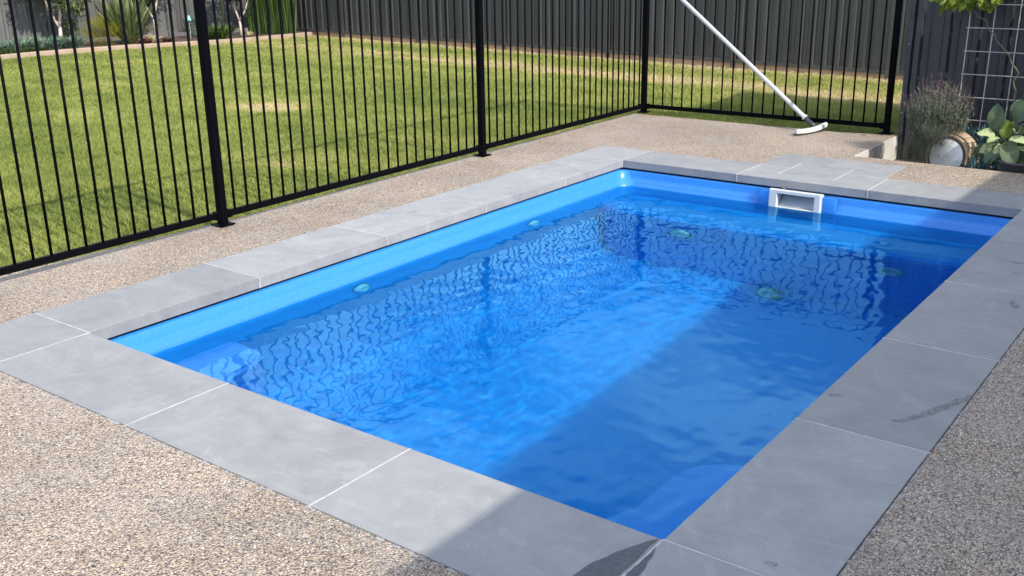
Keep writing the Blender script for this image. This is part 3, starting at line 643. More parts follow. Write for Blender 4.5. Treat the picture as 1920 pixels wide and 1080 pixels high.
# ================================================================== ribbed steel boundary fences
def rib_profile(L_, pitch=0.19):
    """(s, depth) polyline: flat pans with trapezoid ribs"""
    pts = [(0, 0)]; s = 0.04
    while s+pitch < L_+0.001:
        pts += [(s, 0), (s+0.018, 0.03), (s+0.062, 0.03), (s+0.080, 0), (s+0.120, 0), (s+0.126, 0.007), (s+0.134, 0.007), (s+0.140, 0)]; s += pitch
    pts.append((L_, 0)); return pts
def sheet(root, L_, z0, z1, loc, ang, mat, name='sheet', pitch=0.19):
    pr = rib_profile(L_, pitch); n = len(pr); v = [(s, -d, z0) for s, d in pr]+[(s, -d, z1) for s, d in pr]; f = [(i, i+1, n+i+1, n+i) for i in range(n-1)]
    return mk(name, v, f, mat, root, loc=loc, rot=(0, 0, ang))
def boundary(root, A, B, npan, z0, z1, mat, plinth=True):
    d = (B-A); Lt = d.length; d.normalize(); ang = math.atan2(d.y, d.x); w = Lt/npan
    for i in range(npan):
        p = A+d*(w*i); sheet(root, w-0.06, z0+0.02, z1-0.02, (p.x+d.x*0.03, p.y+d.y*0.03, 0), ang, mat, 'ribbed_sheet')
        mb = MB(); mb.box(0.0, w-0.01, -0.045, 0.02, z0-0.02, z0+0.03); mb.build('bottom_channel', mat, root, loc=(p.x, p.y, 0), rot=(0, 0, ang))
        mb = MB(); mb.box(0.0, w-0.01, -0.045, 0.02, z1-0.03, z1+0.02); mb.build('top_channel', mat, root, loc=(p.x, p.y, 0), rot=(0, 0, ang))
        mb = MB(); mb.box(-0.028, 0.028, -0.052, 0.03, z0-0.10, z1+0.01); mb.box(-0.045, -0.034, -0.048, -0.036, z0-0.02, z1); mb.box(0.034, 0.045, -0.048, -0.036, z0-0.02, z1)
        mb.build('post', mat, root, loc=(p.x, p.y, 0), rot=(0, 0, ang))
        if plinth:
            mb = MB(); mb.box(0.0, w-0.002, -0.02, 0.04, z0-0.25, z0-0.02); mb.build('plinth', M['plinth'], root, loc=(p.x, p.y, 0), rot=(0, 0, ang))
bf = empty('boundary_fence', (0, 0, 0), 'dark ribbed steel fence along the far side of the lawn', 'fence')
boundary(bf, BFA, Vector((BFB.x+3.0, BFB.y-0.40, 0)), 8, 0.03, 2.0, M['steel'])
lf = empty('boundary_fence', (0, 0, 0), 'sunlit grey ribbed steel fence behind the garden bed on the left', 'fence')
boundary(lf, Vector((-16.9, 1.2, 0)), Vector((-14.05, 13.30, 0)), 5, 0.10, 1.85, M['steel_sun'], False)

# ================================================================== dark shed at the right
shed = empty('garden_shed', (0, 0, 0), 'dark ribbed steel shed wall behind the potted plants at right', 'shed')
SX0, SX1, SY0, SY1, SZ0, SZ1 = 1.495, 5.4, 7.12, 8.75, -0.30, 1.90
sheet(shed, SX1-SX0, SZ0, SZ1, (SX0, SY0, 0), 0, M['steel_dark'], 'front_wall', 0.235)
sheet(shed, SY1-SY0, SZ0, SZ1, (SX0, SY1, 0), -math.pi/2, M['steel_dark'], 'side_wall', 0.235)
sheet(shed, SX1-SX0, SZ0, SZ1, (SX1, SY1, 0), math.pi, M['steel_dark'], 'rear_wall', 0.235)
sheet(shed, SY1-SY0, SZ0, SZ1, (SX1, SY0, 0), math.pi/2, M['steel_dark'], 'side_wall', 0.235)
mb = MB(); mb.box(SX0-0.006, SX0+0.035, SY0-0.036, SY0+0.05, SZ0, SZ1); mb.build('corner_flashing', M['steel_dark'], shed)
for z in (0.20, 0.80, 1.4):
    mb = MB(); mb.tube([(SX0+0.012, SY0-0.036, z), (SX0+0.012, SY0-0.042, z)], 0.005, 6); mb.build('screw', M['wire'], shed)
mb = MB(); mb.add([(SX0-0.08, SY0-0.1, SZ1), (SX1+0.08, SY0-0.1, SZ1), (SX1+0.08, SY1+0.1, SZ1+0.12), (SX0-0.08, SY1+0.1, SZ1+0.12), (SX0-0.08, SY0-0.1, SZ1+0.03), (SX1+0.08, SY0-0.1, SZ1+0.03), (SX1+0.08, SY1+0.1, SZ1+0.15), (SX0-0.08, SY1+0.1, SZ1+0.15)], [(0,3,2,1),(4,5,6,7),(0,1,5,4),(1,2,6,5),(2,3,7,6),(3,0,4,7)])
mb.build('roof', M['rooftin'], shed)

# house behind and to the right of the camera: only its eave shadow reaches the picture
ho = empty('house', (6.94, 0, 0), 'pale rendered house with a grey roof beside the patio', 'house', R(-1.3))
mb = MB(); mb.box(0, 7, -7, 6.6, -0.3, 2.7); mb.build('wall', M['render'], ho)
mb = MB(); ex = -1.22
mb.add([(ex, -7.6, 2.50), (ex, 6.9, 2.50), (3.5, 6.9, 4.0), (3.5, -7.6, 4.0), (8.2, -7.6, 2.50), (8.2, 6.9, 2.50), (ex, -7.6, 2.70), (ex, 6.9, 2.70), (3.5, 6.9, 4.2), (3.5, -7.6, 4.2), (8.2, -7.6, 2.70), (8.2, 6.9, 2.70)],
       [(0,1,2,3),(3,2,5,4),(9,8,7,6),(10,11,8,9),(0,6,7,1),(4,5,11,10),(0,3,9,6),(3,4,10,9),(1,7,8,2),(2,8,11,5)])
rf = mb.build('roof', M['rooftin'], ho)
mb = MB(); mb.box(ex-0.10, ex-0.002, -7.6, 6.9, 2.56, 2.68); mb.build('gutter', M['rooftin'], rf)
mb = MB(); mb.box(-0.03, -0.001, -2.5, 2.0, -0.0, 2.1); mb.build('window', M['dark_plastic'], ho)

# ================================================================== trellis
tr = empty('wire_trellis', (0, 0, 0), 'galvanised wire mesh trellis leaning against the dark shed wall', 'trellis')
ty = 6.93
for k in range(9):
    x = 2.012+0.19*k; mb = MB(); mb.tube([(x, ty, -0.18), (x+0.012, ty+0.02, 1.75)], 0.0045, 6); mb.build('wire', M['wire'], tr)
for k in range(11):
    z = -0.165+0.19*k-0.01; mb = MB(); mb.tube([(2.005, ty-0.006+0.001*k, z), (3.56, ty-0.006+0.001*k, z)], 0.0045, 6); mb.build('wire', M['wire'], tr)

# ================================================================== sunken bed, pots, plants (right)
tagp(plane_poly('garden_soil', [[(BEDX0+0.012, BEDY0+0.03), (6, BEDY0+0.03), (6, SY0), (BEDX0+0.012, SY0)]], -0.22, M['soil'], 0.05), kind='structure')

def leaves(pos, direc, length, width, tint, fold=0.15, seg=2, droop=0.0, shape='ovate', nrm=None):
    """many leaf blades: arrays; returns V,F,T with 2*seg quads each"""
    n = len(pos); direc = direc/np.linalg.norm(direc, axis=1, keepdims=True)
    ref = np.tile([0, 0, 1.0], (n, 1))+rng.normal(0, 0.25, (n, 3)) if nrm is None else nrm
    sidev = np.cross(direc, ref); sidev /= (np.linalg.norm(sidev, axis=1, keepdims=True)+1e-9); nn = np.cross(sidev, direc)
    ts = np.linspace(0, 1, seg+1); V = []; T = []
    for t in ts:
        if shape == 'ovate': w = np.sin(np.pi*min(max(t, 0.0), 1.0)**0.8)*1.0 if 0 < t < 1 else 0.06
        elif shape == 'strap': w = (1-t**2.5)*0.9+0.08 if t < 1 else 0.04
        else: w = 0.25+0.9*math.sin(math.pi*t) if 0 < t < 1 else 0.12
        c = pos+direc*(length*t)[:, None]+np.array([0, 0, -1.0])*(droop*length*t*t)[:, None]
        hw = (width*w*0.5)[:, None]
        V.append(c-sidev*hw+nn*(fold*hw)); V.append(c); V.append(c+sidev*hw+nn*(fold*hw)); T += [tint]*3
    k = 3*(seg+1); V = np.stack(V, 1).reshape(-1, 3); T = np.stack(T, 1).reshape(-1)
    base = (np.arange(n)*k)[:, None]; F = []
    for i in range(seg):
        for j in range(2): a = i*3+j; F.append(np.stack([base[:, 0]+a, base[:, 0]+a+1, base[:, 0]+a+4, base[:, 0]+a+3], -1))
    return V, np.concatenate(F), T
def join(*L_):
    V, F, T, o = [], [], [], 0
    for v, f, t in L_: V.append(v); F.append(f+o); T.append(t); o += len(v)
    return np.concatenate(V), np.concatenate(F), np.concatenate(T)
def sph(n, up=False):
    d = rng.normal(0, 1, (n, 3)); d /= np.linalg.norm(d, axis=1, keepdims=True)
    if up: d[:, 2] = np.abs(d[:, 2])
    return d
def crown(c, rad, n, ls, lw, inner=0.35, clumps=0, tint=(0.2, 0.9), droop=0.15, upd=0.3, seg=2):
    """leaf cloud with clumps"""
    c = np.array(c); rad = np.array(rad)
    if clumps:
        cc = sph(clumps)*(rng.uniform(0.35, 0.95, clumps)**0.6)[:, None]; idx = rng.integers(0, clumps, n); p = cc[idx]+rng.normal(0, 0.17, (n, 3)); ct = rng.uniform(-0.15, 0.2, clumps)[idx]
    else: d = sph(n); p = d*(rng.uniform(inner, 1, n)**0.5)[:, None]; ct = 0
    out = p/(np.linalg.norm(p, axis=1, keepdims=True)+1e-6); dr_ = out*0.7+rng.normal(0, 0.5, (n, 3)); dr_[:, 2] += upd
    ti = np.clip(rng.uniform(tint[0], tint[1], n)+ct, 0, 1)
    return leaves(c+p*rad, dr_, rng.uniform(0.7, 1.2, n)*ls, rng.uniform(0.8, 1.2, n)*lw, ti, droop=droop, seg=seg)
def tuft(c, n, ln, w, spread=0.8, seg=4, droop=0.4, base=0.05, tint=(0.1, 1.0), shape='strap'):
    a = rng.uniform(0, 2*np.pi, n); s_ = spread*rng.random(n)**0.7; d = np.stack([np.cos(a)*s_, np.sin(a)*s_, np.ones(n)], -1)
    p = np.array(c)+np.stack([np.cos(a)*base*rng.random(n), np.sin(a)*base*rng.random(n), np.zeros(n)], -1)
    return leaves(p, d, rng.uniform(0.6, 1.05, n)*ln, rng.uniform(0.8, 1.2, n)*w, rng.uniform(*tint, n), droop=droop*1.0, seg=seg, shape=shape, fold=0.35)
def twigs(mb, root, n, h, r, spread, seg=4):
    for k in range(n):
        a = random.uniform(0, 6.28); s_ = spread*random.random()**0.6; p = Vector(root); d = Vector((math.cos(a)*s_, math.sin(a)*s_, 1)).normalized(); pts = [p.copy()]
        for j in range(seg): d = (d+Vector((random.uniform(-.15, .15), random.uniform(-.15, .15), random.uniform(-.05, .1)))).normalized(); p = p+d*h/seg; pts.append(p.copy())
        mb.tube(pts, [r*(1-0.75*i/seg) for i in range(seg+1)], 5)

# lavender in a white round planter with a tan slatted surround
lav = empty('lavender_bush', (2.00, 6.38, -0.2), 'woody grey green lavender bush with faded pink tips', 'shrub')
mb = MB(); twigs(mb, (0, 0, 0.02), 26, 0.42, 0.006, 0.75); mb.build('stems', M['twig'], lav)
def lavender():
    n = 330; a = rng.uniform(0, 2*np.pi, n); rr = rng.random(n)**0.5; base = np.stack([np.cos(a)*rr*0.15, np.sin(a)*rr*0.13, rng.uniform(0.05, 0.22, n)], -1)
    tip = np.stack([np.cos(a)*rr*0.27, np.sin(a)*rr*0.22, 0.42+0.38*(1-rr**2*0.5)*rng.uniform(0.55, 1.05, n)], -1)
    out = []; pk = []
    for i in range(n):
        m = 34; t = rng.uniform(0.22, 1, m); p = base[i]+(tip[i]-base[i])*t[:, None]; d = sph(m)*0.8+(tip[i]-base[i])/np.linalg.norm(tip[i]-base[i])*1.1
        out.append(leaves(p, d, rng.uniform(0.02, 0.04, m), rng.uniform(0.004, 0.0075, m), np.clip(rng.uniform(0.0, 0.8, m)*(0.5+0.7*t), 0, 1), seg=1, shape='strap'))
        if rng.random() < 0.6:
            dd = (tip[i]-base[i]); dd /= np.linalg.norm(dd); l = rng.uniform(0.03, 0.09); m = 16; t = rng.uniform(0, 1, m)
            pk.append(leaves(tip[i]+dd*l*t[:, None], sph(m)*0.6+dd, np.full(m, 0.018), np.full(m, 0.009), rng.uniform(0, 1, m), seg=1))
    # dark skirt of leaves hanging lower left
    out.append(crown((-0.08, -0.04, 0.20), (0.25, 0.15, 0.2), 5200, 0.035, 0.009, clumps=26, tint=(0.0, 0.4), seg=1))
    out.append(crown((0.07, -0.25, 0.33), (0.19, 0.06, 0.13), 5200, 0.036, 0.010, clumps=34, tint=(0.0, 0.5), seg=1))
    out.append(crown((-0.06, -0.26, 0.20), (0.13, 0.04, 0.17), 2600, 0.034, 0.010, clumps=18, tint=(0.0, 0.4), seg=1))
    out.append(crown((0.06, -0.08, 0.33), (0.18, 0.10, 0.10), 900, 0.032, 0.009, clumps=18, tint=(0.0, 0.35), seg=1))
    return join(*out), join(*pk)
(a_, b_) = lavender(); fast('foliage', a_[0], a_[1], M['l_lav'], lav, a_[2]); fast('flower_tips', b_[0], b_[1], M['l_pink'], lav, b_[2])
plr = empty('round_planter', (2.12, 6.23, 0.045), 'round white fronted planter with a tan slatted surround below the lavender', 'planter')
plr.scale = (0.84, 0.84, 0.84); plr.location = (2.135, 6.24, 0.01)
axv = Vector((-0.22, -0.93, 0.12)).normalized(); q4 = axv.to_track_quat('Z', 'Y').to_matrix().to_4x4()
mb = MB(); mb.lathe([(0.168, -0.06), (0.172, 0.0), (0.160, 0.012), (0.10, 0.022), (0.02, 0.024)], 40, q4); mb.build('white_disc', M['pot'], plr, True)
mb = MB(); mb.lathe([(0.176, -0.055), (0.186, -0.05), (0.188, 0.006), (0.180, 0.012), (0.1735, 0.006)], 40, q4); mb.build('dark_rim', M['brown'], plr, True)
mb = MB(); mb.lathe([(0.192, -0.055), (0.206, -0.05), (0.208, 0.0), (0.198, 0.008), (0.1895, 0.002)], 40, q4); mb.build('tan_rim', M['tan'], plr, True)
for k in range(26):
    a0, a1 = 2*math.pi*(k+0.06)/26, 2*math.pi*(k+0.94)/26; P = []
    for (rr, zz) in ((0.205, -0.05), (0.232, -0.17)):
        for a in (a0, a1):
            for dr_ in (0, 0.010): P.append(q4 @ Vector(((rr+dr_)*math.cos(a), (rr+dr_)*math.sin(a), zz)))
    mk('slat', P, [(0,2,3,1),(4,5,7,6),(0,1,5,4),(2,6,7,3),(1,3,7,5),(0,4,6,2)], M['tan'], plr)
mb = MB(); mb.lathe([(0.19, -0.17), (0.195, -0.175), (0.01, -0.176)], 30, q4); mb.build('back_board', M['brown'], plr)

# blue succulents behind
def succ(name, c, n, ln, spread, label):
    o = empty(name, c, label, 'succulent'); out = []
    for k in range(n):
        a = rng.uniform(0, 6.28); rr = spread*rng.random()**0.5; p = np.array([math.cos(a)*rr, math.sin(a)*rr*0.6, rng.uniform(0, 0.12)]); m = 9
        d = sph(m, True)*0.7+np.array([math.cos(a)*0.5, math.sin(a)*0.3, 0.9]); t = rng.uniform(0, 0.6, m)
        stem = np.array([math.cos(a)*0.4, math.sin(a)*0.2, 1.0])*ln*1.2
        out.append(leaves(p+stem*t[:, None], d, rng.uniform(0.6, 1.1, m)*ln, np.full(m, 0.008), np.clip(rng.uniform(0.1, 0.7, m)+t*0.5, 0, 1), seg=2, shape='strap', fold=0.6))
    V, F, T = join(*out); fast('foliage', V, F, M['l_succ'], o, T); return o
succ('blue_succulent', (2.36, 6.62, 0.0), 75, 0.085, 0.20, 'blue green finger leaf succulent between the lavender and the broad leaf plant')
succ('blue_succulent', (2.40, 6.20, -0.16), 60, 0.075, 0.14, 'dark trailing part of blue finger succulent low beside the tan planter') ['label'] = 'low dark blue green succulent on the soil beside the tan planter'
succ('blue_succulent', (2.70, 6.70, 0.28), 40, 0.08, 0.12, 'upper blue green succulent against the trellis at the right edge')

# broad leaf plant in a dark bowl
bp = empty('broad_leaf_plant', (2.62, 6.28, -0.1), 'plant with large round grey green leaves in a dark pot', 'plant')
def roundleaf(P, d, nrm, r, tint, mat, parent, name='leaf'):
    d = Vector(d).normalized(); nrm = Vector(nrm); sd_ = d.cross(nrm).normalized(); nn = sd_.cross(d); P = Vector(P); r = r*1.12; v = []; N = 12
    v.append(P+d*r*0.9-nn*0.10*r)
    for rr in (0.55, 1.0):
        for k in range(N):
            a = 2*math.pi*k/N; x = math.cos(a)*rr*(1+0.18*max(0, math.cos(a))**6); y = math.sin(a)*rr*(0.74+0.06*math.sin(3*a+tint*20))
            v.append(P+d*(r*(0.9+x))+sd_*(y*r)+nn*(r*(0.42*abs(y)**1.2+0.09*rr*math.sin(4*a+tint*29)-0.28*max(0, x)*rr)))
    f = [(0, 1+k, 1+(k+1) % N) for k in range(N)]+[(1+k, 1+N+k, 1+N+(k+1) % N, 1+(k+1) % N) for k in range(N)]
    o = mk(name, v, f, mat, parent, True, tint=[min(1, tint+0.35)]+[min(1, tint+0.12+random.uniform(-0.12, 0.16)) for _ in range(N)]+[max(0, tint-0.1+random.uniform(-0.15, 0.1)) for _ in range(N)]); return o
specs = [((-0.13,-0.05,0.36),(-0.15,0,1),(-0.2,-1,0.1),0.085,0.45,'l_broad'),((-0.02,0.0,0.42),(0.45,0.1,0.75),(-0.3,-0.8,0.7),0.10,0.3,'l_broad'),((0.12,0.0,0.36),(0.8,0,0.4),(0,-0.8,0.8),0.095,0.2,'l_broad'),
 ((-0.03,-0.1,0.28),(0.25,-0.4,-0.55),(0,-0.9,0.35),0.085,0.85,'l_broad'),((-0.1,-0.06,0.24),(-0.3,-0.4,-0.6),(-0.2,-0.8,0.2),0.075,0.7,'l_broad'),((-0.02,-0.1,0.17),(-0.05,-0.3,-0.8),(0.1,-0.9,0.1),0.068,0.6,'l_broad'),
 ((-0.14,-0.08,0.31),(-1,-0.2,0.25),(0,-0.6,0.9),0.055,0.5,'l_cream'),((-0.1,-0.1,0.30),(-0.4,-0.5,-0.1),(-0.2,-0.5,0.9),0.045,0.3,'l_cream'),((-0.02,-0.12,0.30),(1,-0.1,-0.02),(0,-0.35,1),0.062,0.6,'l_cream'),((0.12,-0.12,0.30),(0.8,-0.2,0.1),(-0.1,-0.6,0.8),0.05,0.9,'l_cream'),
 ((0.06,-0.1,0.24),(1,-0.3,-0.15),(0,-0.5,1),0.055,0.5,'l_cream'),((0.16,-0.02,0.38),(1,0.1,0.1),(0,-0.8,0.7),0.07,0.2,'l_cream'),((-0.06,-0.05,0.3),(-0.1,0.2,1),(0,-1,0.2),0.06,0.1,'l_lime'),
 ((0.0,0.05,0.40),(-0.2,0.5,1),(0,-1,0.3),0.09,0.15,'l_broad'),((0.1,0.05,0.3),(0.3,0.1,1),(-0.3,-1,0.3),0.10,0.1,'l_broad'),((0.2,-0.05,0.25),(0.7,-0.3,-0.3),(0,-0.7,0.6),0.08,0.4,'l_broad'),
 ((0.05,-0.04,0.2),(0.4,-0.6,-0.3),(0,-0.7,0.6),0.07,0.15,'l_broad'),((-0.15,0.02,0.2),(-0.8,-0.2,-0.3),(-0.1,-0.8,0.5),0.07,0.2,'l_broad'),((0.25,-0.02,0.33),(0.5,-0.4,0.5),(0,-0.9,0.5),0.08,0.6,'l_broad')]
for k in range(26):
    a = random.uniform(-math.pi, math.pi); e = random.uniform(-0.6, 0.8); q = Vector((math.cos(a), 0.55*math.sin(a), e))
    specs.append((tuple(Vector((0.02, 0.0, 0.26))+Vector((q.x*0.15, q.y*0.1, q.z*0.10))), tuple(q), (random.uniform(-.4, .4), -0.7, random.uniform(0.1, 0.8)), random.uniform(0.03, 0.065), random.random(), random.choice(['l_broad', 'l_broad', 'l_broad', 'l_mid', 'l_cream'])))
for s_ in specs: roundleaf(*s_[:5], M[s_[5]], bp)
mb = MB(); twigs(mb, (0, 0, 0.0), 12, 0.36, 0.008, 0.5); mb.build('stalks', M['l_lime'], bp)
pt = empty('plant_pot', (2.70, 6.26, -0.2), 'dark grey tapered pot at the right edge holding the broad leaf plant', 'pot')
mb = MB(); mb.lathe([(0.13, 0.0), (0.145, 0.02), (0.19, 0.22), (0.20, 0.225), (0.20, 0.24), (0.185, 0.24), (0.17, 0.20), (0.02, 0.20)], 32); mb.build('pot_body', M['pot_dark'], pt, True)

# vine on the trellis
vi = empty('passion_vine', (2.2, 6.88, -0.2), 'bright lime leaved vine climbing the wire trellis', 'vine')
mb = MB()
def wander(p0, p1, r0, r1, wob=0.03, n=9):
    pts = []
    for i in range(n+1):
        t = i/n; p = Vector(p0).lerp(Vector(p1), t); pts.append(p+Vector((random.uniform(-wob, wob), random.uniform(-wob, wob)*0.4, random.uniform(-wob, wob)*0.5)))
    mb.tube(pts, [r0+(r1-r0)*i/n for i in range(n+1)], 6)
wander((0.30, 0.0, 0.45), (0.24, 0, 0.85), 0.006, 0.006); wander((0.24, 0, 0.85), (-0.12, -0.03, 1.32), 0.006, 0.004, 0.02); wander((0.42, 0, 0.1), (0.36, 0, 0.8), 0.007, 0.005); wander((0.36, 0, 0.8), (0.24, 0, 1.9), 0.005, 0.003)
wander((-0.02, -0.03, 1.34), (-0.05, 0, 1.95), 0.004, 0.003); wander((0.5, 0, 0.1), (0.7, 0, 1.9), 0.006, 0.004); wander((-0.4, -0.06, 1.42), (1.2, -0.02, 1.5), 0.005, 0.004)
mb.build('stems', M['twig'], vi)
out = []
def vleaf(n, c, sp, ls=0.085, lw=0.05, tint=(0.3, 1.0)):
    p = np.array(c)+rng.normal(0, 1, (n, 3))*np.array(sp); d = rng.normal(0, 0.6, (n, 3))+np.array([0, -0.5, -0.5]); nr = np.tile([0.35, -0.75, 0.6], (n, 1))+rng.normal(0, 0.35, (n, 3))
    return leaves(p, d, rng.uniform(0.6, 1.15, n)*ls, rng.uniform(0.8, 1.2, n)*lw, rng.uniform(*tint, n), seg=4, droop=0.15, nrm=nr, shape='ovate', fold=0.25)
out += [vleaf(60, (-0.24, -0.08, 1.415), (0.09, 0.05, 0.035)), vleaf(45, (-0.05, -0.07, 1.44), (0.06, 0.04, 0.04)), vleaf(30, (0.35, -0.05, 1.50), (0.10, 0.03, 0.03), 0.05, 0.03), vleaf(46, (0.62, -0.05, 1.46), (0.10, 0.04, 0.05), 0.06, 0.035), vleaf(170, (0.2, -0.05, 1.72), (0.35, 0.08, 0.12)), vleaf(200, (0.9, -0.05, 1.75), (0.35, 0.08, 0.14)), vleaf(160, (1.25, -0.05, 1.35), (0.22, 0.07, 0.3)), vleaf(60, (-0.15, -0.08, 1.62), (0.15, 0.05, 0.08)), vleaf(14, (0.33, -0.01, 0.72), (0.03, 0.02, 0.18), 0.03, 0.02), vleaf(120, (1.1, -0.04, 0.8), (0.25, 0.05, 0.25), 0.06, 0.04)]
V, F, T = join(*out); fast('leaves', V, F, M['l_lime'], vi, T)

# ================================================================== left garden bed
tagp(plane_poly('garden_bed_soil', [[(-17.5, 1.0), (-13.62, 2.0), (-13.92, 5.0), (-13.9, 6.9), (-13.75, 8.3), (-13.3, 9.75), (-12.9, 10.6), (-12.68, 12.0), (-12.66, 13.2), (-14.05, 13.4)]], -0.01, M['soil'], 0.1), kind='structure')
ke = empty('garden_edging', (0, 0, 0), 'sandstone coloured concrete edging curving between lawn and left garden bed', 'edging')
import itertools
dense = []
for i in range(len(kerb_pts)-1):
    for k in range(4): t = k/4; dense.append(Vector((kerb_pts[i][0]*(1-t)+kerb_pts[i+1][0]*t, kerb_pts[i][1]*(1-t)+kerb_pts[i+1][1]*t, 0)))
dense.append(Vector((*kerb_pts[-1], 0)))
mb = MB(); n = len(dense); vv = []; ff = []
for i, p in enumerate(dense):
    d = (dense[min(i+1, n-1)]-dense[max(i-1, 0)]).normalized(); w = Vector((d.y, -d.x, 0))*0.075
    for a, z in ((1, -0.1), (1, 0.0), (0.8, 0.012), (-0.8, 0.012), (-1, 0.0), (-1, -0.1)): vv.append(p+w*a+Vector((0, 0, z)))
for i in range(n-1):
    for j in range(5): ff.append((i*6+j, i*6+j+1, (i+1)*6+j+1, (i+1)*6+j))
mb.add(vv, ff); mb.build('kerb_strip', M['kerb'], ke)
kb = empty('garden_edging', (0, 0, 0), 'sandstone coloured edging at the foot of the far dark fence', 'edging')

def col_at(px, X):
    """world y on the bed at depth X for an image column (only used to seat plants in the bed)"""
    u = (px-960)/1916.1; d = FW+RT*u+UP*0.25; t = (X-CAM[0])/d[0]; return CAM[1]+d[1]*t
def plant(name, px, X, label, cat, z=0.0): return empty(name, (X, col_at(px, X), z), label, cat)
# ground cover clump at far left
out = []
for px in list(np.linspace(-150, 122, 40)):
    for k in range(4):
        X = -14.15-rng.random()*0.55; y = col_at(px, X)+rng.normal(0, 0.05)
        out.append(tuft((X, y, 0.0), 36, rng.uniform(0.2, 0.42), 0.03, 0.9, 3, 0.35, 0.08))
V, F, T = join(*out); o = fast('ground_cover', V, F, M['l_blue'], tint=T); tagp(o, 'blue green strappy ground cover massed at the left end of the bed', 'ground cover', kind='stuff')
out = []
for px in list(np.linspace(-60, 70, 16)): X = -14.05; out.append(tuft((X, col_at(px, X), 0.0), 30, 0.2, 0.03, 1.2, 3, 0.4, 0.08, (0.2, 0.8)))
V, F, T = join(*out); o = fast('ground_cover', V, F, M['l_mid'], tint=T); tagp(o, 'bright green low leaves along the edging at far left', 'ground cover', kind='stuff')

def small_tree(px, X, label, trunk, crowns, mat, cat='tree', barkm='bark', name='small_tree'):
    r = plant(name, px, X, label, cat); mb = MB()
    for pts, r0 in trunk: mb.tube(pts, [r0*(1-0.5*i/(len(pts)-1)) for i in range(len(pts))], 8)
    mb.build('trunk', M[barkm], r, True)
    out = [crown(c, rad, n, ls, lw, clumps=cl, tint=ti) for c, rad, n, ls, lw, cl, ti in crowns]
    V, F, T = join(*out); fast('crown', V, F, M[mat], r, T); return r
# view-right vector on ground ~ (0.8,0.6): side offset
sv = lambda a, z: (0.8*a, 0.6*a, z)
small_tree(113, -14.5, 'small forked pale trunked tree with olive leaves nearest the left end', [([sv(0, 0), sv(0.0, 0.22), sv(0.01, 0.38)], 0.05), ([sv(0.0, 0.35), sv(-0.09, 0.55), sv(-0.22, 0.9), sv(-0.3, 1.3)], 0.028), ([sv(0.0, 0.35), sv(0.05, 0.6), sv(0.08, 1.0), sv(0.1, 1.4)], 0.028)],
  [(sv(0.28, 0.85), (0.3, 0.3, 0.22), 420, 0.13, 0.05, 14, (0.3, 0.9)), (sv(0.05, 1.35), (0.6, 0.6, 0.4), 1500, 0.13, 0.05, 30, (0.2, 0.9)), (sv(-0.35, 1.2), (0.3, 0.3, 0.3), 500, 0.13, 0.05, 12, (0.2, 0.9))], 'l_flax')
small_tree(293, -14.2, 'small tree with one pinkish Y shaped trunk and dark leaves beside the flax', [([sv(0, 0), sv(-0.01, 0.25), sv(-0.02, 0.42)], 0.04), ([sv(-0.02, 0.40), sv(0.04, 0.6), sv(0.12, 0.85), sv(0.15, 1.4)], 0.026), ([sv(-0.02, 0.40), sv(-0.12, 0.6), sv(-0.2, 0.8)], 0.024)],
  [(sv(-0.2, 0.95), (0.3, 0.3, 0.3), 800, 0.08, 0.04, 20, (0, 0.5)), (sv(0.1, 1.35), (0.55, 0.55, 0.4), 1500, 0.08, 0.04, 30, (0, 0.6))], 'l_dark')
small_tree(452, -13.3, 'bare pale forked trunk under dark leaves next to the tall reeds', [([sv(0, 0), sv(0.0, 0.2), sv(-0.01, 0.3)], 0.035), ([sv(-0.01, 0.3), sv(-0.08, 0.55), sv(-0.12, 0.8), sv(-0.1, 1.3)], 0.022), ([sv(-0.01, 0.3), sv(0.12, 0.5), sv(0.2, 0.7), sv(0.25, 1.2)], 0.020)],
  [(sv(0.1, 1.15), (0.5, 0.5, 0.38), 1600, 0.10, 0.04, 30, (0, 0.5)), (sv(-0.1, 0.85), (0.22, 0.22, 0.2), 320, 0.08, 0.04, 10, (0, 0.4))], 'l_dark')
r = plant('golden_shrub', 190, -14.15, 'rounded golden green shrub in front of the left fence', 'shrub')
V, F, T = join(crown((0, 0, 0.24), (0.34, 0.34, 0.27), 5200, 0.08, 0.026, clumps=70, tint=(0.3, 1.0), upd=0.8, seg=1), crown((0, 0, 0.18), (0.25, 0.25, 0.2), 1500, 0.07, 0.02, tint=(0, 0.3), upd=0.5, seg=1)); fast('foliage', V, F, M['l_yel'], r, T)
r = plant('flax_plant', 240, -14.1, 'large clump of long upright flax blades', 'flax')
V, F, T = join(tuft((0, 0, 0), 190, 1.25, 0.05, 0.62, 6, 0.18, 0.14), tuft((0, 0, 0), 60, 0.9, 0.045, 1.3, 6, 0.25, 0.14)); fast('blades', V, F, M['l_flax'], r, T)
r = plant('rose_bush', 133, -14.45, 'small bush with pale orange flowers beside the first tree', 'shrub')
V, F, T = crown((0, 0, 0.3), (0.13, 0.13, 0.22), 420, 0.05, 0.03, tint=(0.1, 0.8)); fast('foliage', V, F, M['l_mid'], r, T)
V, F, T = crown((0, 0, 0.42), (0.09, 0.09, 0.10), 26, 0.06, 0.05, tint=(0.2, 0.9)); tagp(fast('flowers', V, F, M['l_pale'], r, T), kind='stuff')
r = plant('agave_plant', 143, -14.05, 'blue grey rosette low between ground cover and golden shrub', 'agave'); V, F, T = tuft((0, 0, 0), 46, 0.32, 0.06, 1.1, 3, 0.2, 0.04); fast('rosette', V, F, M['l_blue'], r, T)
r = plant('bromeliad', 283, -13.75, 'pale cream spiky bromeliad at the foot of the pink trunked tree', 'bromeliad'); V, F, T = tuft((0, 0, 0), 44, 0.26, 0.028, 1.5, 4, 0.25, 0.03); fast('rosette', V, F, M['l_pale'], r, T)
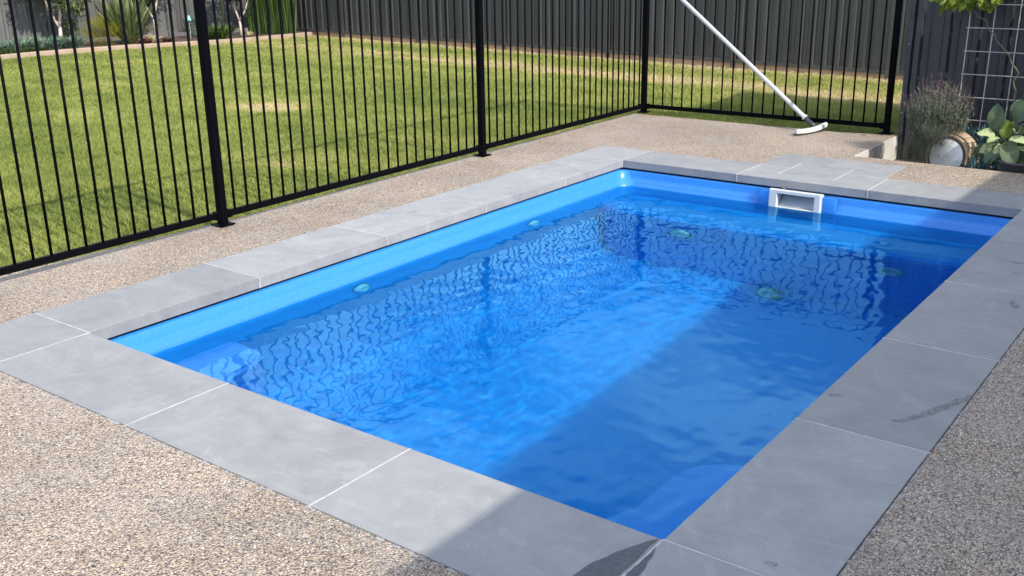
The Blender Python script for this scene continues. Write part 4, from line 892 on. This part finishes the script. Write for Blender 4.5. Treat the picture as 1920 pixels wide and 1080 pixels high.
r = plant('bromeliad', 466, -13.05, 'pale yellow spiky bromeliad by the forked bare trunk', 'bromeliad'); V, F, T = tuft((0, 0, 0), 36, 0.18, 0.026, 1.6, 4, 0.25, 0.03); fast('rosette', V, F, M['l_pale'], r, T)
r = plant('red_plant', 270, -13.7, 'low dark red leaved plant left of the cream bromeliad', 'plant'); V, F, T = tuft((0, 0, 0), 60, 0.18, 0.04, 1.7, 3, 0.3, 0.1); fast('foliage', V, F, M['l_red'], r, T)
r = plant('red_plant', 312, -13.65, 'low dark red leaved plant right of the cream bromeliad', 'plant'); V, F, T = tuft((0, 0, 0), 50, 0.16, 0.04, 1.7, 3, 0.3, 0.1); fast('foliage', V, F, M['l_red'], r, T)
r = plant('conifer', 362, -14.1, 'narrow blue green conifer close to the left fence', 'conifer'); V, F, T = join(crown((0, 0, 0.75), (0.15, 0.15, 0.7), 3600, 0.07, 0.014, tint=(0.1, 0.8), upd=1.4, seg=1), crown((0, 0, 0.2), (0.2, 0.2, 0.2), 700, 0.05, 0.025, tint=(0, 0.5))); fast('foliage', V, F, M['l_blue'], r, T)
r = plant('dark_conifer', 335, -14.75, 'dark narrow shrub in shade against the left fence', 'shrub'); V, F, T = crown((0, 0, 0.75), (0.18, 0.18, 0.75), 2600, 0.07, 0.02, tint=(0.0, 0.5), upd=0.8, seg=1); fast('foliage', V, F, M['l_dark'], r, T)
bl = plant('glass_bell', 357, -13.8, 'pale blue glass bell ornament on a thin stake', 'ornament'); mb = MB(); mb.lathe([(0.05, 0.34), (0.045, 0.38), (0.03, 0.42), (0.012, 0.45), (0.004, 0.46)], 16); mb.build('bell', M['glass_blue'], bl, True)
mb = MB(); mb.tube([(0, 0, 0), (0, 0, 0.46)], 0.006, 6); mb.build('stake', M['wire'], bl)
r = plant('agapanthus', 418, -13.0, 'bright green arching agapanthus clump behind the thick fence post', 'plant'); V, F, T = join(tuft((0, 0, 0), 130, 0.62, 0.05, 0.9, 6, 0.45, 0.12), tuft(sv(-0.2, 0), 80, 0.5, 0.045, 1.0, 6, 0.5, 0.08)); fast('foliage', V, F, M['l_mid'], r, T)
mb = MB(); mb.tube([sv(0, 0), sv(0.05, 0.6), sv(0.12, 1.2)], 0.008, 6); mb.tube([sv(0.02, 0), sv(0.03, 0.7), sv(0.06, 1.25)], 0.007, 6); mb.build('flower_stalk', M['l_mid'], r)
r = plant('reed_clump', 512, -13.25, 'tall dense column of dark green reeds at the fence corner', 'reeds'); out = []
for k in range(26): out.append(tuft(sv(rng.uniform(-0.42, 0.38), 0), 34, rng.uniform(1.0, 1.6), 0.03, 0.16, 5, 0.10, 0.12, (0.0, 1.0)))
out.append(crown(sv(0, 0.8), (0.4, 0.4, 0.8), 2600, 0.12, 0.02, clumps=60, tint=(0.0, 0.7), upd=1.0, seg=1))
V, F, T = join(*out); fast('stems', V, F, M['l_mid'], r, T)
# mulch bits
out = []
n = 900; yy = rng.uniform(3, 13, n); xx = kerb_x(yy)-rng.uniform(0.1, 1.2, n); V, F, T = leaves(np.stack([xx, yy, rng.uniform(0.002, 0.02, n)], -1), np.stack([rng.normal(size=n), rng.normal(size=n), rng.normal(0, 0.25, n)], -1), rng.uniform(0.03, 0.09, n), rng.uniform(0.02, 0.04, n), rng.random(n), seg=1)
tagp(fast('bark_mulch', V, F, M['l_red'], tint=T), 'loose bark mulch in the left garden bed', 'mulch', kind='stuff')
bpy.data.objects.remove(kb)
